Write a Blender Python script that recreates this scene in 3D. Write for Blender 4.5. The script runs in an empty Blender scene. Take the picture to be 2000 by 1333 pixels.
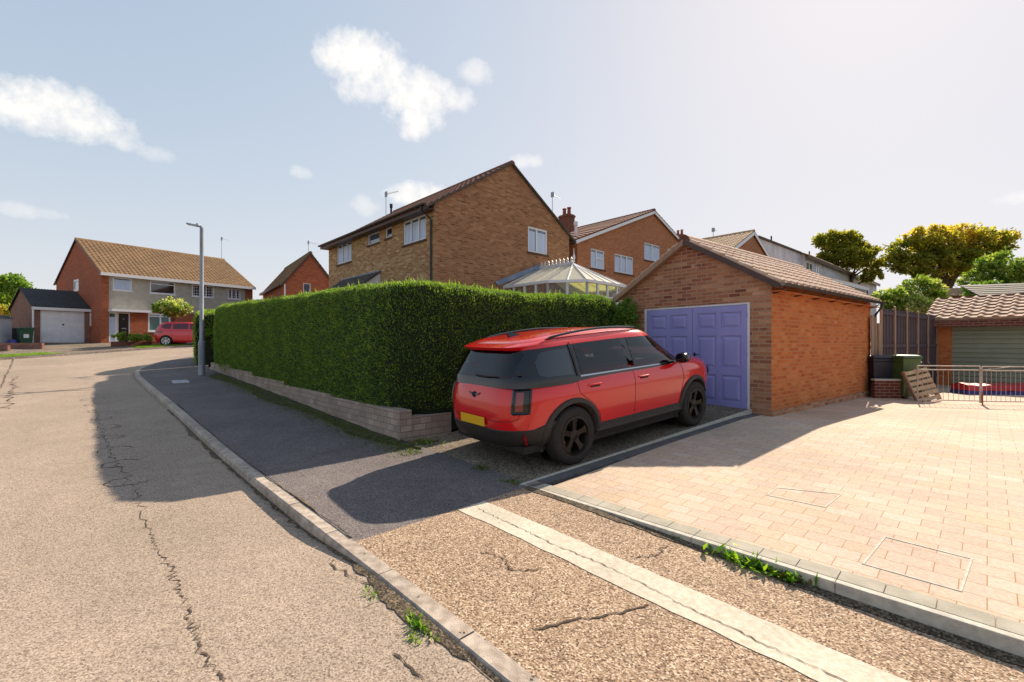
import bpy, bmesh, math, random
import numpy as np
from mathutils import Vector, Matrix, Euler
random.seed(7); rng = np.random.default_rng(7)
C = bpy.context.scene.collection
R = math.radians
EYE = 1.6
# ------------------------------------------------------------------ camera
F = 890.0 / 2000.0
cd = bpy.data.cameras.new('camera'); cam = bpy.data.objects.new('camera', cd); C.objects.link(cam)
cd.sensor_fit = 'HORIZONTAL'; cd.sensor_width = 36; cd.lens = 36 * F
cd.shift_y = 3.5 / 2000.0
cam.location = (0, 0, EYE); cam.rotation_euler = (R(90), 0, 0); cd.clip_end = 3000; cd.clip_start = .05
bpy.context.scene.camera = cam
# ------------------------------------------------------------------ light
SUN_AZ, SUN_EL = 39.5, 37.3           # degrees from +Y towards +X, above the horizon
SUN_STRENGTH, SKY_STRENGTH, EXPOSURE = 3.25, .15, 1.40
sd = Vector((math.sin(R(SUN_AZ)) * math.cos(R(SUN_EL)), math.cos(R(SUN_AZ)) * math.cos(R(SUN_EL)), math.sin(R(SUN_EL))))
sl = bpy.data.lights.new('sun', 'SUN'); sl.energy = SUN_STRENGTH; sl.angle = R(.6); sl.color = (1, .85, .67)
so = bpy.data.objects.new('sun', sl); C.objects.link(so)
so.rotation_euler = (-sd).to_track_quat('-Z', 'Y').to_euler(); so.location = (20, 20, 30)
vs = bpy.context.scene.view_settings
vs.view_transform = 'Standard'; vs.look = 'None'; vs.exposure = EXPOSURE; vs.gamma = 1

def ray_dir(px, py): return Vector(((px - 1000) / 890, 1, (670 - py) / 890)).normalized()
w = bpy.data.worlds.new('World'); bpy.context.scene.world = w; w.use_nodes = True
nt = w.node_tree; nt.nodes.clear()
def N(nt, t, **k):
    n = nt.nodes.new(t)
    for a, b in k.items(): setattr(n, a, b)
    return n
def math_node(nt, op, a, b=None, clamp=False):
    n = N(nt, 'ShaderNodeMath', operation=op, use_clamp=clamp)
    for i, v in enumerate((a, b)):
        if v is None: continue
        if isinstance(v, (int, float)): n.inputs[i].default_value = v
        else: nt.links.new(v, n.inputs[i])
    return n.outputs[0]
def make_world():
    L = nt.links.new
    sky = N(nt, 'ShaderNodeTexSky'); sky.sky_type = 'NISHITA'; sky.sun_disc = False
    sky.sun_elevation = R(SUN_EL); sky.sun_rotation = R(SUN_AZ)
    sky.air_density = 1.0; sky.dust_density = 0.6; sky.ozone_density = 2.0; sky.altitude = 50
    hs = N(nt, 'ShaderNodeHueSaturation'); hs.inputs['Saturation'].default_value = 1.02; hs.inputs['Value'].default_value = 1.78
    # soft shoulder: the photograph's sky stays pale and even right up to the sun's side
    ad = N(nt, 'ShaderNodeVectorMath', operation='MULTIPLY_ADD'); L(sky.outputs[0], ad.inputs[0]); ad.inputs[1].default_value = (1 / 1.45,) * 3; ad.inputs[2].default_value = (1, 1, 1)
    dv = N(nt, 'ShaderNodeVectorMath', operation='DIVIDE'); L(sky.outputs[0], dv.inputs[0]); L(ad.outputs[0], dv.inputs[1])
    L(dv.outputs[0], hs.inputs['Color'])
    bg = N(nt, 'ShaderNodeBackground'); bg.inputs[1].default_value = SKY_STRENGTH; tn = N(nt, 'ShaderNodeVectorMath', operation='MULTIPLY'); L(hs.outputs[0], tn.inputs[0]); tn.inputs[1].default_value = (1.02, .98, 1.0); L(tn.outputs[0], bg.inputs[0])
    cl = N(nt, 'ShaderNodeBackground'); cl.inputs[0].default_value = (1.0, .955, .90, 1); cl.inputs[1].default_value = .44
    tc = N(nt, 'ShaderNodeTexCoord')
    nz = N(nt, 'ShaderNodeTexNoise'); nz.inputs['Scale'].default_value = 11; nz.inputs['Detail'].default_value = 9; nz.inputs['Roughness'].default_value = .62
    L(tc.outputs['Generated'], nz.inputs['Vector'])
    nz2 = N(nt, 'ShaderNodeTexNoise'); nz2.inputs['Scale'].default_value = 45; nz2.inputs['Detail'].default_value = 8; nz2.inputs['Roughness'].default_value = .65
    L(tc.outputs['Generated'], nz2.inputs['Vector'])
    turb = math_node(nt, 'ADD', math_node(nt, 'MULTIPLY', math_node(nt, 'SUBTRACT', nz.outputs[0], .5), 4.6),
                     math_node(nt, 'MULTIPLY', math_node(nt, 'SUBTRACT', nz2.outputs[0], .5), 2.2))
    # cloud puffs: pixel centre, radii, strength
    blobs = [(45, 205, 105, 46, 1), (125, 225, 95, 48, 1), (205, 262, 62, 26, .75), (700, 112, 62, 42, 1), (745, 155, 70, 55, 1), (800, 185, 78, 52, 1), (808, 228, 34, 38, 1),
             (895, 195, 36, 24, .8), (928, 143, 36, 20, .55), (825, 384, 60, 22, 1), (1028, 314, 28, 14, .6),
             (588, 337, 18, 12, .42), (712, 403, 26, 18, .5), (30, 408, 60, 15, .42), (300, 300, 30, 16, .4), (1985, 388, 40, 14, .5)]
    acc = None
    for (px, py, rx, ry, st) in blobs:
        c = ray_dir(px, py); up = Vector((0, 0, 1)); rt = c.cross(up).normalized(); u = rt.cross(c).normalized()
        s = math.cos(math.atan(math.hypot(px - 1000, py - 670) / 890))
        ax = rx / 890 * s; ay = ry / 890 * s
        def dot(vec):
            n = N(nt, 'ShaderNodeVectorMath', operation='DOT_PRODUCT'); L(tc.outputs['Generated'], n.inputs[0]); n.inputs[1].default_value = vec
            return n.outputs['Value']
        a = dot(rt / ax); b = dot(u / ay)
        r2 = math_node(nt, 'ADD', math_node(nt, 'MULTIPLY', a, a), math_node(nt, 'MULTIPLY', b, b))
        front = math_node(nt, 'GREATER_THAN', dot(c), 0.2)
        v = math_node(nt, 'MULTIPLY', math_node(nt, 'SUBTRACT', 1.55 if st > .9 else 1.35, r2), front)
        v = math_node(nt, 'MULTIPLY', math_node(nt, 'ADD', v, math_node(nt, 'MULTIPLY', turb, front)), .62, clamp=True)
        v = math_node(nt, 'MULTIPLY', v, st * .85)
        acc = v if acc is None else math_node(nt, 'MAXIMUM', acc, v)
    mx = N(nt, 'ShaderNodeMixShader'); L(acc, mx.inputs[0]); L(bg.outputs[0], mx.inputs[1]); L(cl.outputs[0], mx.inputs[2])
    out = N(nt, 'ShaderNodeOutputWorld'); L(mx.outputs[0], out.inputs[0])
make_world()

# ------------------------------------------------------------------ materials
def hexc(h):
    h = h.lstrip('#'); r = []
    for i in (0, 2, 4):
        c = int(h[i:i + 2], 16) / 255
        r.append(c / 12.92 if c <= .04045 else ((c + .055) / 1.055) ** 2.4)
    return r
def col(c):
    c = hexc(c) if isinstance(c, str) else list(c)
    return (*c[:3], 1)
def mat(name, a, b=None, scale=8, rough=.8, bump=0, bscale=None, metal=0, coat=0, spec=.5, detail=5, lo=.35, hi=.65, coords='Object', extra=None, stretch=None, bdist=.01):
    m = bpy.data.materials.new(name); m.use_nodes = True; t = m.node_tree; L = t.links.new
    p = t.nodes['Principled BSDF']; p.inputs['Base Color'].default_value = col(a); p.inputs['Roughness'].default_value = rough
    p.inputs['Metallic'].default_value = metal; p.inputs['Coat Weight'].default_value = coat; p.inputs['Coat Roughness'].default_value = .03
    p.inputs['Specular IOR Level'].default_value = spec
    tc = N(t, 'ShaderNodeTexCoord'); vec = tc.outputs[coords]
    if stretch:
        mp = N(t, 'ShaderNodeMapping'); mp.inputs['Scale'].default_value = stretch; L(vec, mp.inputs[0]); vec = mp.outputs[0]
    if b is not None:
        n = N(t, 'ShaderNodeTexNoise'); n.inputs['Scale'].default_value = scale; n.inputs['Detail'].default_value = detail; L(vec, n.inputs['Vector'])
        r = N(t, 'ShaderNodeValToRGB'); r.color_ramp.elements[0].position = lo; r.color_ramp.elements[1].position = hi
        r.color_ramp.elements[0].color = col(a); r.color_ramp.elements[1].color = col(b); L(n.outputs[0], r.inputs[0])
        c = r.outputs[0]
        if extra:      # (scale, amount): large soft variation
            n2 = N(t, 'ShaderNodeTexNoise'); n2.inputs['Scale'].default_value = extra[0]; n2.inputs['Detail'].default_value = 6; L(vec, n2.inputs['Vector'])
            mr = N(t, 'ShaderNodeMapRange'); mr.inputs[1].default_value = .3; mr.inputs[2].default_value = .7; mr.inputs[3].default_value = 1 - extra[1]; mr.inputs[4].default_value = 1 + extra[1]; L(n2.outputs[0], mr.inputs[0])
            vm = N(t, 'ShaderNodeVectorMath', operation='SCALE'); L(c, vm.inputs[0]); L(mr.outputs[0], vm.inputs['Scale']); c = vm.outputs[0]
        L(c, p.inputs['Base Color'])
    if bump:
        n = N(t, 'ShaderNodeTexNoise'); n.inputs['Scale'].default_value = bscale or scale * 3; n.inputs['Detail'].default_value = 5; L(vec, n.inputs['Vector'])
        bp = N(t, 'ShaderNodeBump'); bp.inputs['Strength'].default_value = bump; bp.inputs['Distance'].default_value = bdist; L(n.outputs[0], bp.inputs['Height']); L(bp.outputs[0], p.inputs['Normal'])
    return m
def chips(name, stops, scale=110, bump=.8, patch=(.6, .18), rough=.9, dist=.006, mid=(6, .1)):
    """aggregate surface: stones of several colours (stops = [(pos, colour)]) with soft larger variation"""
    m = bpy.data.materials.new(name); m.use_nodes = True; t = m.node_tree; L = t.links.new
    p = t.nodes['Principled BSDF']; p.inputs['Roughness'].default_value = rough; p.inputs['Specular IOR Level'].default_value = .25
    tc = N(t, 'ShaderNodeTexCoord'); vec = tc.outputs['Object']
    v = N(t, 'ShaderNodeTexVoronoi'); v.inputs['Scale'].default_value = scale; L(vec, v.inputs['Vector'])
    sx = N(t, 'ShaderNodeSeparateColor'); L(v.outputs['Color'], sx.inputs[0])
    r = N(t, 'ShaderNodeValToRGB'); e = r.color_ramp.elements
    e[0].position, e[0].color = stops[0][0], col(stops[0][1]); e[1].position, e[1].color = stops[-1][0], col(stops[-1][1])
    for q, c in stops[1:-1]:
        x = e.new(q); x.color = col(c)
    L(sx.outputs[0], r.inputs[0]); c = r.outputs[0]
    for sc, am in (patch, mid):
        n2 = N(t, 'ShaderNodeTexNoise'); n2.inputs['Scale'].default_value = sc; n2.inputs['Detail'].default_value = 7; n2.inputs['Roughness'].default_value = .6; L(vec, n2.inputs['Vector'])
        mr = N(t, 'ShaderNodeMapRange'); mr.inputs[1].default_value = .3; mr.inputs[2].default_value = .7; mr.inputs[3].default_value = 1 - am; mr.inputs[4].default_value = 1 + am; L(n2.outputs[0], mr.inputs[0])
        vm = N(t, 'ShaderNodeVectorMath', operation='SCALE'); L(c, vm.inputs[0]); L(mr.outputs[0], vm.inputs['Scale']); c = vm.outputs[0]
    L(c, p.inputs['Base Color'])
    n = N(t, 'ShaderNodeTexNoise'); n.inputs['Scale'].default_value = scale * .7; n.inputs['Detail'].default_value = 4; L(vec, n.inputs['Vector'])
    bp = N(t, 'ShaderNodeBump'); bp.inputs['Strength'].default_value = bump; bp.inputs['Distance'].default_value = dist; L(n.outputs[0], bp.inputs['Height']); L(bp.outputs[0], p.inputs['Normal'])
    return m
def brick(name, cols, mortar, bw=.225, bh=.075, mw=.010, rot=0, coords='UV', bump=.5, rough=.88, stain=(1.2, .18), spots=None, offset=.5, msmooth=.2):
    """brickwork; cols = list of brick colours chosen per brick"""
    m = bpy.data.materials.new(name); m.use_nodes = True; t = m.node_tree; L = t.links.new
    p = t.nodes['Principled BSDF']; p.inputs['Roughness'].default_value = rough; p.inputs['Specular IOR Level'].default_value = .25
    tc = N(t, 'ShaderNodeTexCoord'); vec = tc.outputs[coords]
    if rot:
        mp = N(t, 'ShaderNodeMapping'); mp.inputs['Rotation'].default_value = (0, 0, rot); L(vec, mp.inputs[0]); vec = mp.outputs[0]
    b = N(t, 'ShaderNodeTexBrick'); L(vec, b.inputs['Vector']); b.offset = offset
    b.inputs['Scale'].default_value = 1; b.inputs['Brick Width'].default_value = bw; b.inputs['Row Height'].default_value = bh
    b.inputs['Mortar Size'].default_value = mw; b.inputs['Mortar Smooth'].default_value = msmooth; b.inputs['Bias'].default_value = 0
    b.inputs['Color1'].default_value = (0, 0, 0, 1); b.inputs['Color2'].default_value = (1, 1, 1, 1); b.inputs['Mortar'].default_value = (.5, .5, .5, 1)
    r = N(t, 'ShaderNodeValToRGB'); e = r.color_ramp.elements; k = len(cols)
    e[0].position, e[0].color = 0, col(cols[0]); e[1].position, e[1].color = .999, col(cols[-1])
    for i in range(1, k - 1):
        x = e.new(i / (k - 1)); x.color = col(cols[i])
    L(b.outputs['Color'], r.inputs[0]); c = r.outputs[0]
    n0 = N(t, 'ShaderNodeTexNoise'); n0.inputs['Scale'].default_value = 40; n0.inputs['Detail'].default_value = 4; L(vec, n0.inputs['Vector'])
    n2 = N(t, 'ShaderNodeTexNoise'); n2.inputs['Scale'].default_value = stain[0]; n2.inputs['Detail'].default_value = 6; L(vec, n2.inputs['Vector'])
    for n_, am in ((n0, .14), (n2, stain[1])):
        mr = N(t, 'ShaderNodeMapRange'); mr.inputs[1].default_value = .3; mr.inputs[2].default_value = .7; mr.inputs[3].default_value = 1 - am; mr.inputs[4].default_value = 1 + am; L(n_.outputs[0], mr.inputs[0])
        vm = N(t, 'ShaderNodeVectorMath', operation='SCALE'); L(c, vm.inputs[0]); L(mr.outputs[0], vm.inputs['Scale']); c = vm.outputs[0]
    if spots:          # (colour, threshold): clusters of burnt bricks
        n3 = N(t, 'ShaderNodeTexNoise'); n3.inputs['Scale'].default_value = 3.2; n3.inputs['Detail'].default_value = 5
        mp3 = N(t, 'ShaderNodeMapping'); mp3.inputs['Scale'].default_value = (.55, 1.5, 1); L(vec, mp3.inputs[0]); L(mp3.outputs[0], n3.inputs['Vector'])
        f = math_node(t, 'MULTIPLY', math_node(t, 'SUBTRACT', n3.outputs[0], spots[1]), 9, clamp=True)
        mx = N(t, 'ShaderNodeMix', data_type='RGBA'); L(f, mx.inputs[0]); L(c, mx.inputs[6]); mx.inputs[7].default_value = col(spots[0]); c = mx.outputs[2]
    mx = N(t, 'ShaderNodeMix', data_type='RGBA'); L(b.outputs['Fac'], mx.inputs[0]); L(c, mx.inputs[6]); mx.inputs[7].default_value = col(mortar)
    L(mx.outputs[2], p.inputs['Base Color'])
    h = math_node(t, 'ADD', math_node(t, 'MULTIPLY', b.outputs['Fac'], -1), math_node(t, 'MULTIPLY', n0.outputs[0], .5))
    bp = N(t, 'ShaderNodeBump'); bp.inputs['Strength'].default_value = bump; bp.inputs['Distance'].default_value = .008; L(h, bp.inputs['Height']); L(bp.outputs[0], p.inputs['Normal'])
    return m
def leafmat(name, a, trans=.35, rough=.55):
    m = bpy.data.materials.new(name); m.use_nodes = True; t = m.node_tree; L = t.links.new
    p = t.nodes['Principled BSDF']; p.inputs['Base Color'].default_value = col(a); p.inputs['Roughness'].default_value = rough; p.inputs['Specular IOR Level'].default_value = .3
    tr = N(t, 'ShaderNodeBsdfTranslucent'); c = col(a); tr.inputs[0].default_value = (min(1, c[0] * 1.5), min(1, c[1] * 1.5), c[2] * .8, 1)
    mx = N(t, 'ShaderNodeMixShader'); mx.inputs[0].default_value = trans
    L(p.outputs[0], mx.inputs[1]); L(tr.outputs[0], mx.inputs[2]); L(mx.outputs[0], t.nodes['Material Output'].inputs[0])
    return m
def glassmat(name, c, rough=.04, spec=1.0):
    return mat(name, c, rough=rough, spec=spec, coat=.6)
M = {}
M['road'] = chips('road', [(0, '#65564a'), (.2, '#86766a'), (.55, '#9a8a7a'), (1, '#b2a292')], scale=125, patch=(.35, .15), bump=.7, mid=(3, .07))
M['footway'] = chips('footway', [(0, '#443e3e'), (.5, '#655e5e'), (1, '#867e7a')], scale=140, patch=(.7, .2), bump=.6)
M['apron'] = chips('apron', [(0, '#4c3a2c'), (.25, '#806854'), (.6, '#a08770'), (.85, '#b39d86'), (1, '#cbbba6')], scale=105, patch=(.9, .1), bump=1, dist=.01)
M['channel'] = mat('channel', '#b3a896', '#c8bfae', scale=30, rough=.9, bump=.5, bscale=160, extra=(2, .12))
M['kerb'] = mat('kerb', '#8f8276', '#b2a598', scale=14, rough=.9, bump=.5, bscale=120, extra=(1.5, .2))
M['drive'] = chips('drive', [(0, '#3c342c'), (.4, '#6b5f52'), (1, '#978a78')], scale=70, patch=(1.1, .3), bump=.9, mid=(7, .15))
M['edging'] = mat('edging', '#a8a296', '#c0baac', scale=20, rough=.85, bump=.3, bscale=140)
M['paving'] = brick('paving', ['#b8a28a', '#bca996', '#b39f8e', '#bfad9c', '#b9a58e', '#b5a192'], '#9c7656', bw=.255, bh=.168, mw=.003, rot=R(46.2), coords='Object', bump=.35, stain=(.7, .13), msmooth=.1)
M['edge_course'] = mat('edge_course', '#958f80', '#aaa495', scale=5, rough=.9, bump=.4, bscale=120)
M['edge_dark'] = mat('edge_dark', '#4f4d50', '#625f5e', scale=5, rough=.9, bump=.4, bscale=120)
M['grass'] = mat('grass', '#4d6b16', '#7d9a2c', scale=9, rough=.95, bump=1, bscale=90, detail=8)
M['earth'] = mat('earth', '#5a5038', '#6f6a45', scale=4, rough=.95, bump=.5)
M['moss'] = mat('moss', '#2c2b12', '#4d5220', scale=9, rough=1, bump=1, bscale=60, detail=8, bdist=.03)
M['crack'] = mat('crack', '#3a2f27', '#54453a', scale=30, rough=1)
M['buff_brick'] = brick('buff_brick', ['#84543a', '#966445', '#a57654', '#8c5c40', '#ac805f', '#7a4a32'], '#9c8062', stain=(.5, .12), spots=('#5a3d2a', .60))
M['tan_brick'] = brick('tan_brick', ['#8c623e', '#9d744c', '#b08e66', '#936a48', '#bfa27a', '#7c5434'], '#a68c6c', stain=(.5, .12), spots=('#bfa985', .63))
M['orange_brick'] = brick('orange_brick', ['#a0603c', '#ad6b45', '#95583a', '#b4744e', '#a3623f'], '#a98468', stain=(.5, .12), spots=('#7a4a34', .64))
M['red_brick'] = brick('red_brick', ['#8e4227', '#a04e2e', '#9a4a2d', '#b05c38', '#86381f'], '#94725e', stain=(.5, .14))
M['garage_brick'] = brick('garage_brick', ['#9a6647', '#b07a5a', '#8f5540', '#bb8f6e', '#a16a4e', '#7d4638'], '#a58c74', stain=(1.2, .15), spots=('#78483a', .6), bump=.8)
M['garage_side'] = brick('garage_side', ['#b5622f', '#c06f3a', '#aa5528', '#b9683a', '#c27a48'], '#b07a50', stain=(1.0, .12), bump=.7)
M['dark_brick'] = brick('dark_brick', ['#6d3a2c', '#7d4536', '#5f3026'], '#8d7262', bump=.7)
M['plum_brick'] = brick('plum_brick', ['#7a4f42', '#8a5a4a', '#6e463c', '#93695a'], '#8f7a6c')
M['block_wall'] = brick('block_wall', ['#94857a', '#9d8e82', '#8c7d72', '#a6978a'], '#82746a', bw=.22, bh=.10, mw=.006, bump=1, stain=(2.2, .25), spots=('#c2b8ae', .68))
M['render'] = mat('render', '#a39e92', '#b3aea2', scale=3, rough=.95, bump=.6, bscale=150, extra=(.6, .08))
M['white_render'] = mat('white_render', '#a9adb8', '#c4c6cc', scale=1.2, rough=.9, bump=.2, bscale=60, extra=(.5, .1))
M['tile_gold'] = mat('tile_gold', '#6c5236', '#836848', scale=5, rough=.9, bump=.5, bscale=40, extra=(.7, .15))
M['tile_brown'] = mat('tile_brown', '#5e3a2b', '#7f4f3a', scale=4, rough=.85, bump=.5, bscale=40, extra=(.9, .2))
M['tile_pink'] = mat('tile_pink', '#b08a72', '#caa98f', scale=5, rough=.8, bump=.4, bscale=40, extra=(.9, .12))
M['tile_muted'] = mat('tile_muted', '#8f7260', '#a98c76', scale=5, rough=.85, bump=.4, bscale=40, extra=(1.2, .15))
M['tile_tan'] = mat('tile_tan', '#a08262', '#b89a78', scale=5, rough=.85, bump=.4, bscale=40)
M['tile_dark'] = mat('tile_dark', '#3a3734', '#55504a', scale=5, rough=.8, bump=.4, bscale=40)
M['sheet_black'] = mat('sheet_black', '#1a1a1c', '#2b2b2c', scale=3, rough=.7)
M['upvc'] = mat('upvc', '#d8d8dc', rough=.35)
M['cream'] = mat('cream', '#d8cfae', '#e4dcc0', scale=3, rough=.6)
M['white_paint'] = mat('white_paint', '#cfd0d6', '#dddde2', scale=3, rough=.5)
M['lintel'] = mat('lintel', '#c9b47c', '#d6c490', scale=6, rough=.8)
M['sill_dark'] = mat('sill_dark', '#4a3527', '#5f4634', scale=10, rough=.8)
M['brown_trim'] = mat('brown_trim', '#3a2722', '#4a332c', scale=5, rough=.45)
M['black_pipe'] = mat('black_pipe', '#1b1b20', rough=.35)
M['pane'] = glassmat('pane', '#3e5068')
M['pane_dark'] = glassmat('pane_dark', '#161b22')
M['pane_teal'] = glassmat('pane_teal', '#4a7a7e', rough=.15)
M['curtain'] = mat('curtain', '#a9bcd8', '#c4d2e8', scale=2, stretch=(30, 30, .3), rough=.9)
M['blue_door'] = mat('blue_door', '#8e8cc6', '#9694cc', scale=2, rough=.42, spec=.4)
M['green_door'] = mat('green_door', '#83866f', '#8b8d78', scale=2, rough=.5)
M['black_door'] = mat('black_door', '#15171c', rough=.3)
M['metal'] = mat('metal', '#8a8f9a', '#a0a5ae', scale=6, rough=.45, metal=.6, bump=.1, bscale=50)
M['post_grey'] = mat('post_grey', '#7b818c', '#989ea8', scale=5, rough=.55, metal=.25, stretch=(1, 1, .3))
M['dark_metal'] = mat('dark_metal', '#26262a', rough=.4, metal=.6)
M['timber'] = mat('timber', '#43363a', '#57474a', scale=8, rough=.9, stretch=(6, 6, .4), bump=.4, bscale=20)
M['timber_post'] = mat('timber_post', '#8c6f5c', '#a5866f', scale=8, rough=.9, stretch=(6, 6, .4))
M['pallet_wood'] = mat('pallet_wood', '#a68a6c', '#c6ad8c', scale=10, rough=.9)
M['bin_green'] = mat('bin_green', '#3a4f28', '#4a6030', scale=4, rough=.5)
M['bin_dark_green'] = mat('bin_dark_green', '#1c4a34', rough=.5)
M['bin_black'] = mat('bin_black', '#22202a', '#2c2a34', scale=4, rough=.45)
M['poly_roof'] = None
M['lead'] = mat('lead', '#6d7a94', '#8390a8', scale=4, rough=.5)
M['terracotta'] = mat('terracotta', '#7b3a2c', '#94503c', scale=9, rough=.8)
M['bark'] = mat('bark', '#4a3626', '#6a5038', scale=6, rough=.95, bump=.6, stretch=(3, 3, .6))
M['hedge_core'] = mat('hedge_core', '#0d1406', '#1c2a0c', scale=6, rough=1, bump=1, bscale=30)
M['leaf_a'] = leafmat('leaf_a', '#5f8032'); M['leaf_b'] = leafmat('leaf_b', '#76953c'); M['leaf_c'] = leafmat('leaf_c', '#93ad45')
M['oak_a'] = leafmat('oak_a', '#757a2c', .55); M['oak_b'] = leafmat('oak_b', '#9c963a', .6); M['oak_c'] = leafmat('oak_c', '#c0a848', .6)
M['lime_a'] = leafmat('lime_a', '#5d7a2a', .45); M['lime_b'] = leafmat('lime_b', '#8ea04a', .45); M['lime_c'] = leafmat('lime_c', '#c6c88e', .4)
M['dead_leaf'] = leafmat('dead_leaf', '#6b5a2c', .3)
M['poly_roof'] = leafmat('poly_roof', '#dcd8d2', .45, .3)
M['rubber'] = mat('rubber', '#1d1a19', '#292422', scale=20, rough=.85)
M['red_plastic'] = mat('red_plastic', '#a01624', '#b81c2c', scale=3, rough=.5)
M['blue_plastic'] = mat('blue_plastic', '#3a3a80', rough=.5)
M['steel_rail'] = mat('steel_rail', '#a08c80', '#c0aca0', scale=10, rough=.6)
M['rust'] = mat('rust', '#8a4a1c', rough=.8)

# ------------------------------------------------------------------ mesh building
class MB:
    def __init__(s): s.v = []; s.f = []; s.m = []
    def add(s, vs_, fs, m=0):
        k = len(s.v); s.v += [tuple(v) for v in vs_]; s.f += [tuple(i + k for i in f) for f in fs]; s.m += [m] * len(fs); return s
    def box(s, x0, x1, y0, y1, z0, z1, m=0):
        v = [(x0, y0, z0), (x1, y0, z0), (x1, y1, z0), (x0, y1, z0), (x0, y0, z1), (x1, y0, z1), (x1, y1, z1), (x0, y1, z1)]
        return s.add(v, [(0, 3, 2, 1), (4, 5, 6, 7), (0, 1, 5, 4), (1, 2, 6, 5), (2, 3, 7, 6), (3, 0, 4, 7)], m)
    def slab(s, P, t, n, s0, s1, z0, z1, d0, d1, m=0):
        """box on a wall: s along t, z up, d along outward normal n"""
        P = Vector(P); t = Vector(t); n = Vector(n); Z = Vector((0, 0, 1))
        f = lambda a, b, c: P + t * a + n * b + Z * c
        v = [f(s0, d0, z0), f(s1, d0, z0), f(s1, d1, z0), f(s0, d1, z0), f(s0, d0, z1), f(s1, d0, z1), f(s1, d1, z1), f(s0, d1, z1)]
        return s.add(v, [(0, 3, 2, 1), (4, 5, 6, 7), (0, 1, 5, 4), (1, 2, 6, 5), (2, 3, 7, 6), (3, 0, 4, 7)], m)
    def beam(s, a, b, w, h, m=0, up=(0, 0, 1)):
        a = Vector(a); b = Vector(b); d = (b - a).normalized(); r = d.cross(Vector(up)).normalized(); u = r.cross(d)
        v = [p + r * x * w / 2 + u * y * h / 2 for p in (a, b) for x, y in ((-1, -1), (1, -1), (1, 1), (-1, 1))]
        return s.add(v, [(0, 1, 2, 3), (4, 7, 6, 5), (0, 4, 5, 1), (1, 5, 6, 2), (2, 6, 7, 3), (3, 7, 4, 0)], m)
    def prism(s, pts, ext, m=0):
        """closed 3-D polygon extruded by vector ext"""
        k = len(pts); e = Vector(ext); v = [Vector(p) for p in pts]; v += [p + e for p in v]
        fs = [tuple(range(k))[::-1], tuple(range(k, 2 * k))] + [(i, (i + 1) % k, (i + 1) % k + k, i + k) for i in range(k)]
        return s.add(v, fs, m)
    def tube(s, pts, rad, n=8, m=0, cap=True):
        pts = [Vector(p) for p in pts]
        if not hasattr(rad, '__len__'): rad = [rad] * len(pts)
        vs_ = []
        for i, p in enumerate(pts):
            d = (pts[min(i + 1, len(pts) - 1)] - pts[max(i - 1, 0)]).normalized()
            a = d.cross(Vector((0, 0, 1)) if abs(d.z) < .9 else Vector((1, 0, 0))).normalized(); b = d.cross(a)
            vs_ += [p + (a * math.cos(2 * math.pi * j / n) + b * math.sin(2 * math.pi * j / n)) * rad[i] for j in range(n)]
        fs = [(i * n + j, (i + 1) * n + j, (i + 1) * n + (j + 1) % n, i * n + (j + 1) % n) for i in range(len(pts) - 1) for j in range(n)]
        if cap: fs += [tuple(range(n)), tuple(range((len(pts) - 1) * n, len(pts) * n))[::-1]]
        return s.add(vs_, fs, m)
    def lathe(s, prof, n=32, axis='z', m=0, origin=(0, 0, 0)):
        """profile (r, h) revolved"""
        vs_ = []
        for r, h in prof:
            for j in range(n):
                a = 2 * math.pi * j / n; x, y = r * math.cos(a), r * math.sin(a)
                vs_.append({'z': (x, y, h), 'y': (x, h, y), 'x': (h, x, y)}[axis])
        vs_ = [tuple(a + b for a, b in zip(v, origin)) for v in vs_]
        fs = [(i * n + j, i * n + (j + 1) % n, (i + 1) * n + (j + 1) % n, (i + 1) * n + j) for i in range(len(prof) - 1) for j in range(n)]
        return s.add(vs_, fs, m)
    def build(s, name, mats, parent=None, smooth=False, angle=40, bevel=0, recalc=True, uv=True):
        me = bpy.data.meshes.new(name); me.from_pydata(s.v, [], s.f)
        if not isinstance(mats, (list, tuple)): mats = [mats]
        for m_ in mats: me.materials.append(M[m_] if isinstance(m_, str) else m_)
        if len(mats) > 1: me.polygons.foreach_set('material_index', s.m)
        if recalc:
            bm = bmesh.new(); bm.from_mesh(me); bmesh.ops.recalc_face_normals(bm, faces=bm.faces); bm.to_mesh(me); bm.free()
        if smooth:
            me.shade_smooth(); me.set_sharp_from_angle(angle=R(angle))
        if uv: box_uv(me)
        o = bpy.data.objects.new(name, me); C.objects.link(o)
        if parent: o.parent = parent
        if bevel:
            b = o.modifiers.new('bevel', 'BEVEL'); b.width = bevel; b.segments = 2; b.limit_method = 'ANGLE'
        return o
def box_uv(me):
    l = me.uv_layers.new(name='uv'); vco = me.vertices; lp = me.loops
    for p in me.polygons:
        n = p.normal
        if abs(n.z) > .97: t = Vector((1, 0, 0)); b = Vector((0, 1, 0))
        else:
            t = Vector((-n.y, n.x, 0)).normalized(); b = n.cross(t)
        for li in p.loop_indices:
            co = vco[lp[li].vertex_index].co; l.data[li].uv = (co.dot(t), co.dot(b))
def empty(name, label, cat, loc=(0, 0, 0), rz=0, group=None, rot=None):
    o = bpy.data.objects.new(name, None); C.objects.link(o); o.location = loc; o.rotation_euler = rot or (0, 0, rz); o.empty_display_size = .2
    tag(o, label, cat, group); return o
def tag(o, label=None, cat=None, group=None, kind=None):
    for k, v in (('label', label), ('category', cat), ('group', group), ('kind', kind)):
        if v: o[k] = v
    return o
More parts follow.
